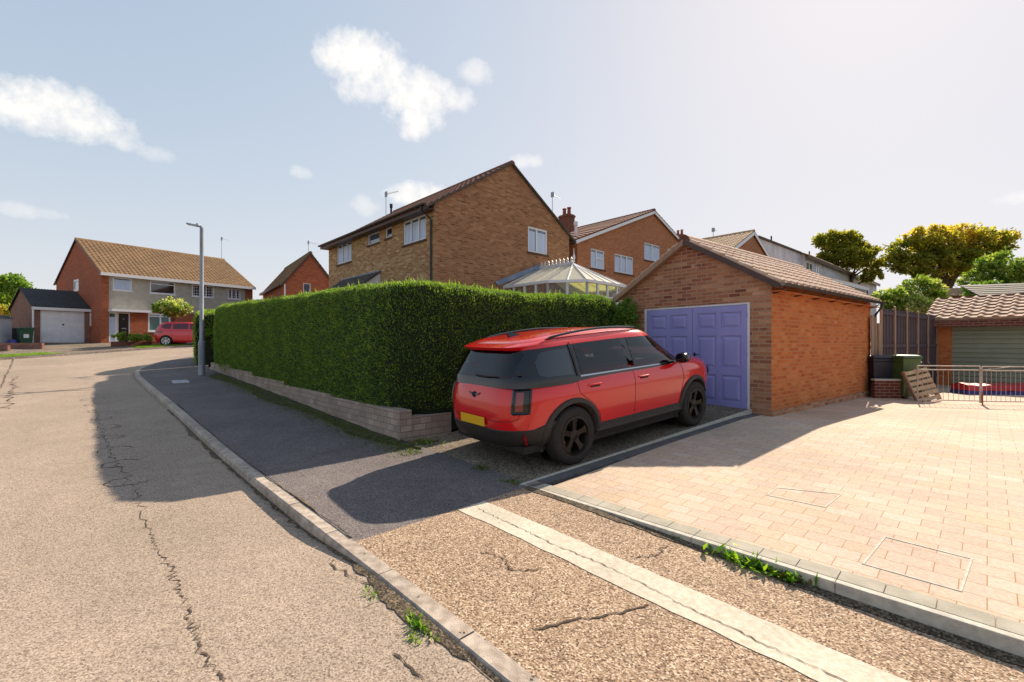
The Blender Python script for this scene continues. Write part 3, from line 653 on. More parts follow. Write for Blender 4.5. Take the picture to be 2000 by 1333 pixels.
# ---------------- lamp post
lx, ly = -10.42, 15.3; lz = zpave(lx, ly)
t = empty('street_lamp', 'grey steel street lamp standing on the footway at the far end of the hedge', 'street lamp', (lx, ly, lz))
mb = MB(); mb.lathe([(.0, 0), (.10, 0), (.10, 1.05), (.095, 1.12), (.062, 1.2), (.055, 4.95), (0, 4.95)], 20)
p_ = mb.build('post', 'post_grey', t, smooth=True); mb = MB(); mb.box(-.03, .03, -.103, -.097, .35, .8); mb.build('door_panel', 'post_grey', p_)
mb = MB(); hd = Vector((-.93, -.1, .17)).normalized()
mb.tube([(0, 0, 4.9), (0, 0, 4.98), tuple(Vector((0, 0, 4.98)) + hd * .14)], .035, 10)
mb.build('bracket', 'post_grey', t, smooth=True)
mb = MB(); a = Vector((0, 0, 4.99)) + hd * .05; b = a + hd * .42; s_ = hd.cross(Vector((0, 0, 1))).normalized(); u_ = s_.cross(hd)
for (p, q, w_, h_) in ((a, b, .13, .055),): mb.beam(p, q, w_, h_)
mb.build('lantern', 'post_grey', t, bevel=.02)
mb = MB(); mb.beam(a + hd * .1 - Vector((0, 0, .034)), b - hd * .04 - Vector((0, 0, .034)), .09, .012); mb.build('lens', 'upvc', t)
mb = MB(); mb.lathe([(0, .05), (.022, .05), (.025, 0), (0, 0)], 10, origin=tuple(a + hd * .1 + Vector((0, 0, .025)))); mb.build('photocell', 'dark_metal', t)
M['weed_dark'] = leafmat('weed_dark', '#4a5a1c')
# ---------------- hedge
def hedge_body(name, P, hw, zb, zt, mats, label, dens, parent=None, L_=.05, W_=.016, bulge=.10, cap0=True, cap1=True, group=None):
    """P centre line (dense); zb, zt functions of index; leaf sprays over a rough clipped body"""
    prof = []       # (lateral fraction -1..1, height fraction)
    for f in np.linspace(0, 1, 9): prof.append((-1, f * .93))
    prof += [(-.93, .975), (-.75, 1.0), (-.35, 1.01), (0, 1.012), (.35, 1.01), (.75, 1.0), (.93, .975)]
    for f in np.linspace(1, 0, 9): prof.append((1, f * .93))
    Nn = normals2(P); n = len(P); k = len(prof); V = np.zeros((n, k, 3)); ph = rng.uniform(0, 6, 8)
    for i, p in enumerate(P):
        e = min(i, n - 1 - i); endf = 1 if (e > 3) else (.72, .88, .95, .985)[e]
        b, t_ = zb(i / (n - 1)), zt(i / (n - 1))
        for j, (lf, hf) in enumerate(prof):
            bl = bulge * math.sin(math.pi * min(1, hf)) * .7
            nz = .008 * math.sin(p.x * 1.3 + hf * 4 + ph[0]) + .007 * math.sin(p.y * 2.7 - hf * 6 + ph[1]) + .012 * math.sin((p.x + p.y) * 7 + hf * 9 + ph[2])
            lat = lf * (hw + bl + nz * (abs(lf) > .9)) * endf
            z = b + (t_ - b) * hf + (nz * .9 if hf > .95 else 0) - (1 - endf) * .5 * (hf > .5) + rng.normal(0, .008)
            q = p + Nn[i] * lat; V[i, j] = (q.x, q.y, z)
    root = MB(); root.add(V.reshape(-1, 3), [(i * k + j, i * k + j + 1, (i + 1) * k + j + 1, (i + 1) * k + j) for i in range(n - 1) for j in range(k - 1)] + [tuple(range(k)), tuple(range((n - 1) * k, n * k))[::-1]])
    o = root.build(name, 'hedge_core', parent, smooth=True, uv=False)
    if label: tag(o, label, 'hedge', group)
    # scatter on the quads and the end caps
    A = V[:-1, :-1].reshape(-1, 3); B = V[:-1, 1:].reshape(-1, 3); Cc = V[1:, 1:].reshape(-1, 3); D_ = V[1:, :-1].reshape(-1, 3)
    for i in (0, n - 1):
        c = V[i].mean(0); m_ = np.repeat(c[None], k - 1, 0); sgn = i == 0
        a, b = (V[i, :-1], V[i, 1:]); A = np.vstack([A, a]); B = np.vstack([B, b]); Cc = np.vstack([Cc, m_]); D_ = np.vstack([D_, m_ + 1e-4])
    ar = .5 * np.linalg.norm(np.cross(Cc - A, D_ - B), axis=1); tot = int(ar.sum() * dens); ix = rng.choice(len(ar), tot, p=ar / ar.sum())
    u_, v_ = rng.random((2, tot, 1)); Pp = (A[ix] * (1 - u_) + B[ix] * u_) * (1 - v_) + (D_[ix] * (1 - u_) + Cc[ix] * u_) * v_
    nr = np.cross(B[ix] - A[ix], D_[ix] - A[ix]); nr /= np.linalg.norm(nr, axis=1)[:, None] + 1e-9
    ctr = V.mean(1)[np.clip(((ix // (k - 1))), 0, n - 1)]; flip = np.sum(nr * (Pp - ctr), axis=1) < 0; nr[flip] *= -1
    return o, Pp, nr
def hedge_leaves(o, Pp, nr, mats, L_, W_, depth=.05, upb=.5, probs=None, spread=.55):
    n = len(Pp); D = nr * .75 + rng.normal(0, spread, (n, 3)); D[:, 2] += upb; D /= np.linalg.norm(D, axis=1)[:, None]
    cl = rng.normal(0, .9, n)
    for q in range(9): w_ = rng.normal(0, 1, 3); w_ *= rng.uniform(6, 30) / np.linalg.norm(w_); cl += .26 * np.sin(Pp @ w_ + rng.uniform(0, 6))
    idx = np.clip(np.digitize(cl, [-.4, 1.0] if probs is None else probs), 0, len(mats) - 1)
    Nr = nr + rng.normal(0, .8, (n, 3)); P0 = Pp - nr * rng.uniform(0, depth, (n, 1))
    leafmesh('leaves', P0, D, Nr, L_ * rng.uniform(.6, 1.4, n), W_ * rng.uniform(.7, 1.3, n), mats, o, idx)
cA = Vector((-11.25, 17.0)) + wn * .64; cB = w0 + wn * .64 + wd_ * .75; 
cornr = w0 + wn * .64 + wd_ * .60
gd = Vector((.749, .662)); cC = cornr + gd * .75; cD = Vector((2.28, 11.35))
path = resample(chaikin([tuple(cA), tuple(cA.lerp(cB, .5)), tuple(cB + wd_ * .4), tuple(cornr), tuple(cC), tuple(cC.lerp(cD, .5)), tuple(cD)], 3), .22)
npth = len(path)
def hzb(f): i = int(f * (npth - 1)); p = path[i]; return max(.0, zpave(p.x - .4, p.y - .4)) + .02
def hzt(f): s = f * (npth - 1) * .22; return .018 * math.sin(s * 1.9) + .012 * math.sin(s * 4.3 + 1) + float(np.interp(s, [0, 6, 13, 14.5, 20], [2.96, 2.78, 2.60, 2.56, 2.70]))
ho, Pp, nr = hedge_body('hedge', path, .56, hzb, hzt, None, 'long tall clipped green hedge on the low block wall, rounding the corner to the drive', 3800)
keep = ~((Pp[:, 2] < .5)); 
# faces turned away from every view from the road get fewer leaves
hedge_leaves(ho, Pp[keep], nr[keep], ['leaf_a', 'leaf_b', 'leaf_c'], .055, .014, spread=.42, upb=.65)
n = 9000; P = np.array([km(3.55 - abs(rng.normal(0, .2)), rng.uniform(5.5, 17.5)) for _ in range(n)]); D = rng.normal(0, .8, (n, 3)); D[:, 2] = 1; D /= np.linalg.norm(D, axis=1)[:, None]
P = P - np.array(KN)[None] * 1.5 * 0; P = np.array([(x - KN.x * 1.5 + KN.x * 0, y - KN.y * 1.5) for x, y in P])
leafmesh('moss_tufts', np.column_stack([P, [zpave(x, y) + .004 for x, y in P]]), D, rng.normal(0, 1, (n, 3)), rng.uniform(.015, .04, n), .012, ['dead_leaf', 'weed_dark', 'leaf_a'], moss_o)
# stray shoots standing out of the clipped top
kk = np.where(nr[:, 2] > .6)[0]; kk = rng.choice(kk, 700, replace=False); D = rng.normal(0, .35, (700, 3)); D[:, 2] = 1; D /= np.linalg.norm(D, axis=1)[:, None]
leafmesh('stray_shoots', Pp[kk], D, rng.normal(0, 1, (700, 3)), rng.uniform(.07, .17, 700), .016, ['leaf_b', 'leaf_c'], ho)['kind'] = 'stuff'
# hedge beyond the lamp post, round the bend
pth2 = [Vector(p) for p in resample([(-12.35, 18.5), (-12.95, 19.8), (-13.1, 21.5), (-12.4, 23.8), (-10.6, 26.8)], .3)]
def z2(f): p = pth2[int(f * (len(pth2) - 1))]; return zpave(p.x, p.y) + .02
ho2, Pp, nr = hedge_body('hedge', pth2, .5, z2, lambda f: z2(f) + 2.12, None, 'smaller rounded hedge just beyond the lamp post on the bend', 700)
hedge_leaves(ho2, Pp, nr, ['leaf_b', 'leaf_c', 'leaf_a'], .11, .03)
pth3 = [Vector(p) for p in resample([(-19.3, 32.3), (-14.5, 36)], .4)]
ho3, Pp, nr = hedge_body('hedge', pth3, .7, lambda f: 1.7, lambda f: 3.9 + .4 * math.sin(f * 5), None, 'dark hedge between the rendered house and the red hatchback', 350)
hedge_leaves(ho3, Pp, nr, ['leaf_a', 'leaf_a', 'leaf_b'], .16, .05)
# ================================================================== BUILDINGS
XP, YP = Vector((1, 0, 0)), Vector((0, 1, 0)); O0 = Vector((0, 0, 0))
# ---------------- brick garage with the blue doors
f = Fr(4.736, 8.313, .7856, .6187, .235); G = f
gr = empty('garage', 'small brick garage with blue double doors and pinkish tiled roof, behind the large red car', 'garage', (f.o.x, f.o.y, f.g), f.rz)
GW, GL = 3.36, 6.03; ez, rz_ = 2.49, 3.49
door = (.385, 2.745, .105, 2.14)
mb = MB()
wall(mb, O0, YP, -XP, GW, -.3, ez, [(door[0], door[1], -.3, door[3])], .12, (GW / 2, rz_))
wall(mb, (0, GW, 0), XP, YP, GL, -.3, ez); wall(mb, (GL, 0, 0), YP, XP, GW, -.3, ez, apex=(GW / 2, rz_))
wl = mb.build('wall', 'garage_brick', gr, recalc=False)
mb = MB(); wall(mb, O0, XP, -YP, GL, -.3, ez); mb.build('side_wall', 'garage_side', gr, recalc=False)
mb = MB(); mb.box(-.0, GL, -.03, 0, -.3, .12); mb.box(-.025, 0, -.03, door[0] - .02, -.3, .10); mb.build('plinth', 'garage_brick', wl)
rf = gable_roof(gr, GW, -.12, GL + .1, ez, rz_, over=.20, mats=('tile_pink',), ridge_axis='x', tw=.30, th=.30, amp=.045, ridge_mat='tile_brown', nu=8)
# verge boards under the tiles, mortar coloured
mb = MB()
for sgn, e in ((1, 0), (-1, GW)):
    half = GW / 2; sl = math.hypot(half, rz_ - ez); u_ = Vector((0, sgn * half / sl, (rz_ - ez) / sl)); a = Vector((-.14, e, ez)) - u_ * .20; b = Vector((-.14, half, rz_))
    nrm = Vector((0, -sgn * (rz_ - ez) / sl, half / sl))
    mb.prism([a - nrm * .05, b - nrm * .05, b + nrm * .045, a + nrm * .045], (.13, 0, 0), 0 if sgn < 0 else 1)
mb.build('verge', ['timber_post', 'brown_trim'], rf)
# soffit / rafter feet and gutter on the sunny side
mb = MB(); mb.box(-.1, GL + .1, -.18, -.02, ez - .20, ez - .185); mb.build('soffit', 'garage_side', rf)
mb = MB(); gpts = [(-.05, -.31, ez - .17), (GL + .12, -.31, ez - .19)]
pr = [(math.cos(a) * .055, math.sin(a) * .055) for a in np.linspace(math.pi, 2 * math.pi, 7)] + [(math.cos(a) * .047, math.sin(a) * .047) for a in np.linspace(2 * math.pi, math.pi, 7)]
mb.prism([(-.12, -.235 + p, ez - .07 + q) for p, q in pr], (GL + .25, 0, 0)); gt = mb.build('gutter', 'black_pipe', gr, smooth=True)
for i in range(7): 
    x = .02 + i * .97; mb = MB(); mb.tube([(x, -.02, ez - .22), (x, -.14, ez - .20), (x, -.23, ez - .135)], .016, 6); mb.build('bracket', 'brown_trim', gt)
mb = MB(); mb.tube([(GL + .02, -.235, ez - .11), (GL + .02, -.23, ez - .2), (GL - .0, -.10, ez - .40), (GL - .0, -.07, ez - .5), (GL, -.07, -.1)], .034, 12); mb.build('downpipe', 'black_pipe', gr, smooth=True)
# door frame and the two panelled leaves
mb = MB(); y0, y1, z0, z1 = door
mb.box(.01, .09, y0, y0 + .055, z0 - .05, z1); mb.box(.01, .09, y1 - .055, y1, z0 - .05, z1); mb.box(.01, .09, y0 + .055, y1 - .055, z1 - .04, z1)
mb.build('door_frame', 'white_paint', gr, bevel=.004)
mb = MB(); mb.box(-.06, .12, y0, y1, -.3, z0 - .03); mb.build('threshold', 'edging', gr)
ym = (y0 + y1) / 2
for (a, b) in ((y0 + .058, ym - .004), (ym + .004, y1 - .058)):
    mb = MB(); zb, zt = z0 - .02, z1 - .045; mb.box(.032, .07, a, b, zb, zt)
    wdt = b - a; st = .11; cols_ = [(a + st, a + wdt / 2 - .05), (a + wdt / 2 + .05, b - st)]
    hh = zt - zb; rows_ = [(zb + .12, zb + .64), (zb + .78, zb + 1.42), (zb + 1.56, zt - .13)]
    # stiles and rails stand proud of the field; raised panels inside
    xs_ = [a, cols_[0][0], cols_[0][1], cols_[1][0], cols_[1][1], b]; zs_ = [zb, rows_[0][0], rows_[0][1], rows_[1][0], rows_[1][1], rows_[2][0], rows_[2][1], zt]
    for i in (0, 2, 4): mb.box(.012, .034, xs_[i], xs_[i + 1], zb, zt)
    for (c, d) in cols_:
        for j in (0, 2, 4, 6): mb.box(.0125, .0345, c, d, zs_[j], zs_[j + 1])
        for (e, g_) in rows_:
            o_, i_ = .03, .075
            v = [(.031, c + o_, e + o_), (.031, d - o_, e + o_), (.031, d - o_, g_ - o_), (.031, c + o_, g_ - o_), (.015, c + i_, e + i_), (.015, d - i_, e + i_), (.015, d - i_, g_ - i_), (.015, c + i_, g_ - i_)]
            mb.add(v, [(4, 5, 6, 7), (0, 1, 5, 4), (1, 2, 6, 5), (2, 3, 7, 6), (3, 0, 4, 7)])
    dl = mb.build('door', 'blue_door', gr, bevel=.003)
    if b < ym:
        h_ = MB(); h_.box(.0, .012, b - .065, b - .035, 1.0, 1.16); h_.tube([(-.0, b - .05, 1.12), (-.04, b - .05, 1.12), (-.04, b - .17, 1.12)], .009, 8); h_.build('handle', 'dark_metal', dl)
        for z in (.25, 1.1, 1.85): h_ = MB(); h_.tube([(.008, a - .004, z), (.008, a - .004, z + .09)], .008, 8); h_.build('hinge', 'blue_door', dl)
# ---------------- main buff brick house behind the hedge
D = 15.5; A = Fr(-.1708 * D, D, .728, .686, 1.15); f = A
ha = empty('house', 'large buff brick house behind the hedge, its plain gable beside the glass conservatory', 'house', f.world(0, 0), f.rz)
W_, L_ = 7.16, 9.12; ez = 6.34 - f.g; rz_ = 8.62 - f.g
def xr(Z, a, b): z = 4; return f.xf((a[0] / z + 500, a[1] / z + 300), (b[0] / z + 500, b[1] / z + 300))
win_f = [xr(0, (632, 690), (745, 875)), xr(0, (873, 612), (963, 722)), xr(0, (1012, 570), (1062, 665)), xr(0, (1150, 500), (1327, 720))]
fix = []
for (s0, s1, z0, z1), px0, px1, pt, pb in zip(win_f, (632, 873, 1010, 1150), (745, 963, 1062, 1327), (720, 635, 585, 535), (875, 722, 668, 722)):
    a = f.x_face(px0 / 4 + 500, pb / 4 + 300); t_ = f.x_face(px0 / 4 + 500, pt / 4 + 300); c = f.x_face(px1 / 4 + 500, pb / 4 + 300)
    fix.append((c[0], a[0], a[1], t_[1]))
win_f = fix
gw = f.yf((1031.4, 441.3), (1069.4, 491.7))
g1 = f.y_face(1031.4, 491.7); g2 = f.y_face(1031.4, 441.3); g3 = f.y_face(1069.4, 491.7); gw = (g1[0], g3[0], g1[1], g2[1])
doorp = f.xf((676, 520), (742, 600))
mb = MB(); wall(mb, (0, L_, 0), -YP, -XP, L_, -.5, ez, [(L_ - b, L_ - a, c, d) for a, b, c, d in win_f], .1)
wall(mb, (W_, 0, 0), YP, XP, L_, -.5, ez); wall(mb, (0, L_, 0), XP, YP, W_, -.5, ez, apex=(W_ / 2, rz_)); mb.build('front_wall', 'tan_brick', ha, recalc=False)
mb = MB(); wall(mb, O0, XP, -YP, W_, -.5, ez, [gw], .1, (W_ / 2, rz_)); mb.build('gable_wall', 'buff_brick', ha, recalc=False)
specs = [((.36, .68), None), ((), None), ((), None), ((.34, .67), None)]
for (r, (cl_, tr)) in zip(win_f, specs):
    r2 = (L_ - r[1], L_ - r[0], r[2], r[3])
    window(ha, (0, L_, 0), -YP, -XP, r2, cols=cl_, transom=tr, curtain=bool(cl_), pane='pane' if cl_ or r is win_f[1] else 'pane_dark', sill='sill_dark', lintel='lintel', rec=.03)
# the small open top light
window(ha, O0, XP, -YP, gw, cols=(.45,), curtain=True, sill='sill_dark', rec=.03, fw=.08)
rf = gable_roof(ha, W_, -.10, L_ + .10, ez, rz_, over=.42, mats=('tile_brown',), amp=.03)
mb = MB()
for e, sg in ((0, -1), (W_, 1)):
    x0 = e + sg * .36; mb.box(min(e, x0), max(e, x0), -.08, L_ + .08, ez - .24, ez - .22); mb.box(min(x0, x0 + sg * .02), max(x0, x0 + sg * .02), -.08, L_ + .08, ez - .26, ez - .06)
mb.build('fascia', 'brown_trim', rf)
mb = MB(); prh = [(math.cos(a) * .06, math.sin(a) * .06) for a in np.linspace(math.pi, 2 * math.pi, 7)]
mb.prism([(-.445 + p, -.08, ez - .09 + q) for p, q in prh], (0, L_ + .16, 0)); mb.build('gutter', 'black_pipe', ha)
mb = MB(); mb.tube([(-.42, .16, ez - .14), (-.42, .16, ez - .24), (-.06, .12, ez - .52), (-.06, .12, -.3)], .036, 10); mb.build('downpipe', 'black_pipe', ha, smooth=True)
# verge undercloak along the gable
mb = MB()
for sgn, e in ((1, 0), (-1, W_)):
    half = W_ / 2; sl = math.hypot(half, rz_ - ez); u_ = Vector((sgn * half / sl, 0, (rz_ - ez) / sl)); nrm = Vector((-sgn * (rz_ - ez) / sl, 0, half / sl)); a = Vector((e, -.12, ez)) - u_ * .42; b = Vector((half, -.12, rz_))
    mb.prism([a + nrm * .0, b + nrm * .0, b + nrm * .06, a + nrm * .06], (0, .13, 0))
mb.build('verge', 'tile_dark', rf)
# porch with a lean-to roof
pz0 = f.x_face(741.8, 533)[1]; pa = f.x_face(743, 533)[0]; pb_ = f.x_face(668, 562)[0]
mb = MB(); pw = pb_ - pa
mb.prism([(0, pa, pz0), (-1.25, pa, pz0 - .95), (-1.25, pa, pz0 - 2.9), (0, pa, pz0 - 2.9)], (0, .04, 0)); mb.build('porch_side', 'white_paint', ha)
mb = MB(); tiles(mb, (-1.35, pa - .06, pz0 - 1.0), (0, 1, 0), Vector((1.35, 0, 1.03)), pw, 1.68, .3, .3, .02); mb.build('porch_roof', 'tile_dark', ha, recalc=False)
mb = MB(); mb.box(-1.3, -1.25, pa, pa + pw, pz0 - 1.15, pz0 - .98); mb.box(-.05, 0, pa - .05, pa + pw, pz0 + .0, pz0 + .09); mb.build('porch_trim', 'lead', ha)
ay, az = f.x_face(754, 380, W_ / 2 - .2); aerial(ha, W_ / 2 - .2, ay, rz_ - .1, az - rz_ + .1, (.3, -.95)); fy, fz = f.x_face(764, 399, 2.6); mb = MB(); mb.lathe([(.0, 0), (.05, 0), (.05, fz - rz_ + 1), (.075, fz - rz_ + 1.02), (.075, fz - rz_ + 1.2), (0, fz - rz_ + 1.2)], 12, origin=(2.6, fy, rz_ - 1.2)); mb.build('flue', 'dark_metal', rf)
# ---------------- conservatory (a part of that house)
cz = 3.75 - f.g; czr = 4.66 - f.g
P = [(3.2, 0), (3.2, -2.3), (4.0, -3.4), (6.4, -3.4), (7.2, -2.3), (7.2, 0)]; ra = (5.2, 0); rb = (5.2, -1.8)
co = MB(); PV = [Vector((*p, cz)) for p in P]; RA = Vector((*ra, czr)); RB = Vector((*rb, czr))
for q in ([PV[0], PV[1], RB, RA], [PV[1], PV[2], RB], [PV[2], PV[3], RB], [PV[3], PV[4], RB], [PV[4], PV[5], RA, RB]): co.prism(q, (0, 0, .03))
cr = co.build('conservatory_roof', 'poly_roof', ha); 
gb = MB()
def rafter(a, b): gb.beam(a + Vector((0, 0, .045)), b + Vector((0, 0, .045)), .04, .035)
for k in range(5): t_ = k / 4; rafter(PV[0].lerp(PV[1], t_), RA.lerp(RB, t_)); rafter(PV[5].lerp(PV[4], t_), RA.lerp(RB, t_))
for q in (1, 2, 3, 4): rafter(PV[q], RB)
for a, b in ((1, 2), (2, 3), (3, 4)):
    for t_ in ((.5,) if a != 2 else (.25, .5, .75)): rafter(PV[a].lerp(PV[b], t_), RB)
gb.beam(RA + Vector((0, 0, .06)), RB + Vector((0, 0, .06)), .12, .10)
for a, b in zip(PV[:-1], PV[1:]): gb.beam(a, b, .12, .10)
gb.build('glazing_bar', 'upvc', cr)
cs = MB()
for k in range(9):
    y = -.12 - k * .2; cs.prism([(5.2 + .0, y - .07, czr + .10), (5.2, y + .07, czr + .10), (5.2, y + .03, czr + .17), (5.2, y + .05, czr + .22), (5.2, y, czr + .30), (5.2, y - .05, czr + .22), (5.2, y - .03, czr + .17)], (.02, 0, 0))
cs.lathe([(0, 0), (.05, 0), (.03, .08), (.06, .14), (.05, .2), (.02, .3), (.012, .5), (0, .52)], 10, origin=(5.2, -1.85, czr + .1)); cs.build('cresting', 'upvc', cr)
cw = MB(); cg = MB()
for a, b in zip(PV[:-1], PV[1:]):
    n_ = max(1, round((b - a).length / .62))
    for k in range(n_ + 1):
        c = a.lerp(b, k / n_); cw.box(c.x - .035, c.x + .035, c.y - .035, c.y + .035, .6 - .0, cz - .05)
    cw.beam(a - Vector((0, 0, .5)), b - Vector((0, 0, .5)), .05, .05); cg.add([a - Vector((0, 0, 2)), b - Vector((0, 0, 2)), b - Vector((0, 0, .05)), a - Vector((0, 0, .05))], [(0, 1, 2, 3)])
cw.build('conservatory_frame', 'upvc', ha)
M['clear'] = bpy.data.materials.new('clear'); M['clear'].use_nodes = True; t_ = M['clear'].node_tree; p_ = t_.nodes['Principled BSDF']
tr = N(t_, 'ShaderNodeBsdfTransparent'); tr.inputs[0].default_value = (.85, .9, .92, 1); mx = N(t_, 'ShaderNodeMixShader'); mx.inputs[0].default_value = .25; p_.inputs['Roughness'].default_value = .03; p_.inputs['Base Color'].default_value = col('#8fa0b0')
t_.links.new(tr.outputs[0], mx.inputs[1]); t_.links.new(p_.outputs[0], mx.inputs[2]); t_.links.new(mx.outputs[0], t_.nodes['Material Output'].inputs[0])
cg.build('conservatory_glass', 'clear', ha)
mb = MB(); q = [Vector((*p, 0)) for p in P]; mb.prism([(x.x, x.y, -.5) for x in q], (0, 0, 1.1)); mb.build('conservatory_base', 'buff_brick', ha)
mb = MB(); mb.prism([(2.7, -.0, czr - .75), (5.2, 0, czr + .22), (5.2, 0, czr + .02), (2.9, 0, czr - .86)], (0, -.05, 0)); mb.build('flashing', 'lead', ha)
# ---------------- generic far house: gable at local y = 0, ridge along local y
def simple_house(name, label, f, W, L, ez, rz, wallm, roofm, wins=(), over=.25, group=None, gable_wins=(), amp=.03, fascia='upvc', left_wall=None, vw=.14, tw=.3):
    h = empty(name, label, 'house', f.world(0, 0), f.rz, group)
    mb = MB(); wall(mb, O0, XP, -YP, W, -.6, ez, [w_['r'] for w_ in gable_wins], .1, (W / 2, rz)); wall(mb, (W, 0, 0), YP, XP, L, -.6, ez); wall(mb, (0, L, 0), XP, YP, W, -.6, ez, apex=(W / 2, rz))
    if not left_wall: wall(mb, (0, L, 0), -YP, -XP, L, -.6, ez, [w_['r'] for w_ in wins], .1)
    mb.build('wall', wallm, h, recalc=False)
    if left_wall: mb = MB(); wall(mb, (0, L, 0), -YP, -XP, L, -.6, ez, [w_['r'] for w_ in wins], .1); mb.build('front_wall', left_wall, h, recalc=False)
    rf = gable_roof(h, W, -.12, L + .12, ez, rz, over, (roofm,), amp=amp, tw=tw, nu=4)
    mb = MB()
    for e, sg in ((0, -1), (W, 1)):
        x0 = e + sg * over * .85; mb.box(min(e, x0), max(e, x0), -.1, L + .1, ez - .2, ez - .18); mb.box(min(x0, x0 + sg * .02), max(x0, x0 + sg * .02), -.1, L + .1, ez - .24, ez - .05)
        half = W / 2; sl = math.hypot(half, rz - ez); u_ = Vector((-sg * half / sl, 0, (rz - ez) / sl)); nrm = Vector((sg * (rz - ez) / sl, 0, half / sl)); a = Vector((e, -.13, ez)) - u_ * over; b = Vector((half, -.13, rz))
        mb.prism([a - nrm * vw, b - nrm * vw, b, a], (0, .03, 0))
    mb.build('bargeboard', fascia, rf)
    for w_ in wins: window(h, (0, L, 0), -YP, -XP, w_['r'], **{k: v for k, v in w_.items() if k != 'r'})
    for w_ in gable_wins: window(h, O0, XP, -YP, w_['r'], **{k: v for k, v in w_.items() if k != 'r'})
    return h, rf
def chimney(rf, x, y, z0, z1, w_=.5, d=.7, pots=2, brick_='dark_brick'):
    mb = MB(); mb.box(x - w_ / 2, x + w_ / 2, y - d / 2, y + d / 2, z0, z1 - .16); mb.box(x - w_ / 2 - .04, x + w_ / 2 + .04, y - d / 2 - .04, y + d / 2 + .04, z1 - .16, z1 - .06); mb.box(x - w_ / 2, x + w_ / 2, y - d / 2, y + d / 2, z1 - .06, z1)
    c = mb.build('chimney', brick_, rf)
    for k in range(pots):
        yy = y + (k - (pots - 1) / 2) * .36; mb = MB(); mb.lathe([(.0, z1), (.12, z1), (.10, z1 + .35), (.13, z1 + .37), (.13, z1 + .42), (0, z1 + .42)], 12, origin=(x, yy, 0)); mb.build('chimney_pot', 'terracotta', c, smooth=True)
    return c
def quadwin(f, pl, px0, px1, pt, pb):
    g = f.y_face if pl == 'y' else f.x_face
    a = g(px0, pb); t_ = g(px0, pt); c = g(px1, pb); return (min(a[0], c[0]), max(a[0], c[0]), a[1], t_[1])
# house B behind the garage
D = 21.; B = Fr(.1438 * D, D, .743, .669, 1.4); f = B
gws = [dict(r=quadwin(f, 'y', *q), cols=c_, transom=tr_, curtain=True, sill='sill_dark', rec=.03) for q, c_, tr_ in
       (((1154, 1181, 485, 523), (.42,), ((.42, 1, .55),)), ((1200.5, 1237, 495, 531.5), (.35, .65), None), ((1258.5, 1289, 473, 507), (.5,), None), ((1304, 1322, 485, 500), (), None))]
hb, rfb = simple_house('house', 'orange brick house with a low gable and four windows, between the conservatory and garage roof', f, 12.94, 8.5, .227 * D + EYE - f.g, .348 * D + EYE - f.g, 'orange_brick', 'tile_brown', gable_wins=gws, over=.3)
chimney(rfb, f.y_face(1107, 459, 4.3)[0], 4.3, 4.8, f.y_face(1107, 421, 4.3)[1], .55, .75)
chimney(rfb, f.y_face(1328, 459, 6.8)[0], 6.8, 4.2, f.y_face(1328, 459, 6.8)[1], .5, .7)
mb = MB(); cx, cz_ = f.y_face(1135, 470, 1.2); mb.lathe([(0, 0), (.07, 0), (.07, .75), (.11, .77), (.11, .95), (0, .96)], 10, origin=(.95, .9, 6.37 - f.g + .2)); mb.build('flue', 'upvc', rfb)
aerial(hb, 3.25, 4.6, f.y_face(1107, 421, 4.3)[1], 1.1, (.95, .2))
# house C
dC = 30.; apx = (.528 * dC, dC); cC_ = Vector(apx) - Vector((.743, .669)) * 4.2; C_ = Fr(cC_.x, cC_.y, .743, .669, 3.0); f = C_
apz = EYE + 217 / 890 * dC - f.g
hc, rfc = simple_house('house', 'brown brick gabled house with white bargeboards, just above the garage ridge', f, 8.4, 9, apz - 2.0, apz, 'orange_brick', 'tile_tan', over=.3,
                       gable_wins=[dict(r=(2.9, 4.6, apz - 3.6, apz - 2.6), cols=(.5,)), dict(r=(5.4, 6.5, apz - 3.7, apz - 2.9), cols=())], vw=.2)
aerial(hc, 4.2, 2.6, apz, .6, (.9, .1), 4, .6)
chimney(rfc, 5.4, 6.5, 4.5, apz + .3, .4, .5, 0)
# terrace D: white rendered flank with a stepped roof line running away uphill
Dd = 34.; fD = Fr(.5395 * Dd, Dd, .755, .656, 4.0); f = fD
e0_ = f.y_face(1480, 462)[1]; xe = f.y_face(1602, 505)[0]
t_ = empty('terrace', 'white rendered terrace block stepping down behind the garage roof', 'house', f.world(0, 0), f.rz)
mb = MB(); mb.box(0, xe, 0, 3, -2, e0_ - .1); mb.build('wall', 'white_render', t_)
mb = MB(); mb.prism([(-.15, -.15, e0_ - .1), (xe + .15, -.15, e0_ - .1), (xe + .15, 3, e0_ - .3), (-.15, 3, e0_ - .3)], (0, 0, .12)); rfd = mb.build('roof', 'tile_dark', t_)
for k in (3.2, xe - 2.5): mb = MB(); mb.tube([(k, .2, e0_), (k, .2, e0_ + .55)], .06, 8); mb.build('flue', 'dark_metal', rfd)
D2 = 40.; f = Fr((1572 - 1000) / 890 * D2, D2, .745, .667, 4.0)
za = f.y_face(1575, 499)[1]; xe2 = f.y_face(1712, 560)[0]
t2 = empty('terrace', 'white terraced house with pale tan roof slope and dark barge, below the first oak', 'house', f.world(0, 0), f.rz)
wz = [(.5, 2.4, za - 1.9, za - .5), (3.4, 4.8, za - 1.9, za - .5)]
mb = MB(); wall(mb, O0, XP, -YP, xe2, -3, za, wz, .1); wall(mb, (0, 8, 0), -YP, -XP, 8, -3, za, apex=(4, za + 2.0)); wall(mb, (xe2, 0, 0), YP, XP, 8, -3, za, apex=(4, za + 2.0)); mb.build('wall', 'white_render', t2, recalc=False)
for r in wz: window(t2, O0, XP, -YP, r, cols=(.5,), rec=.03, fw=.1)
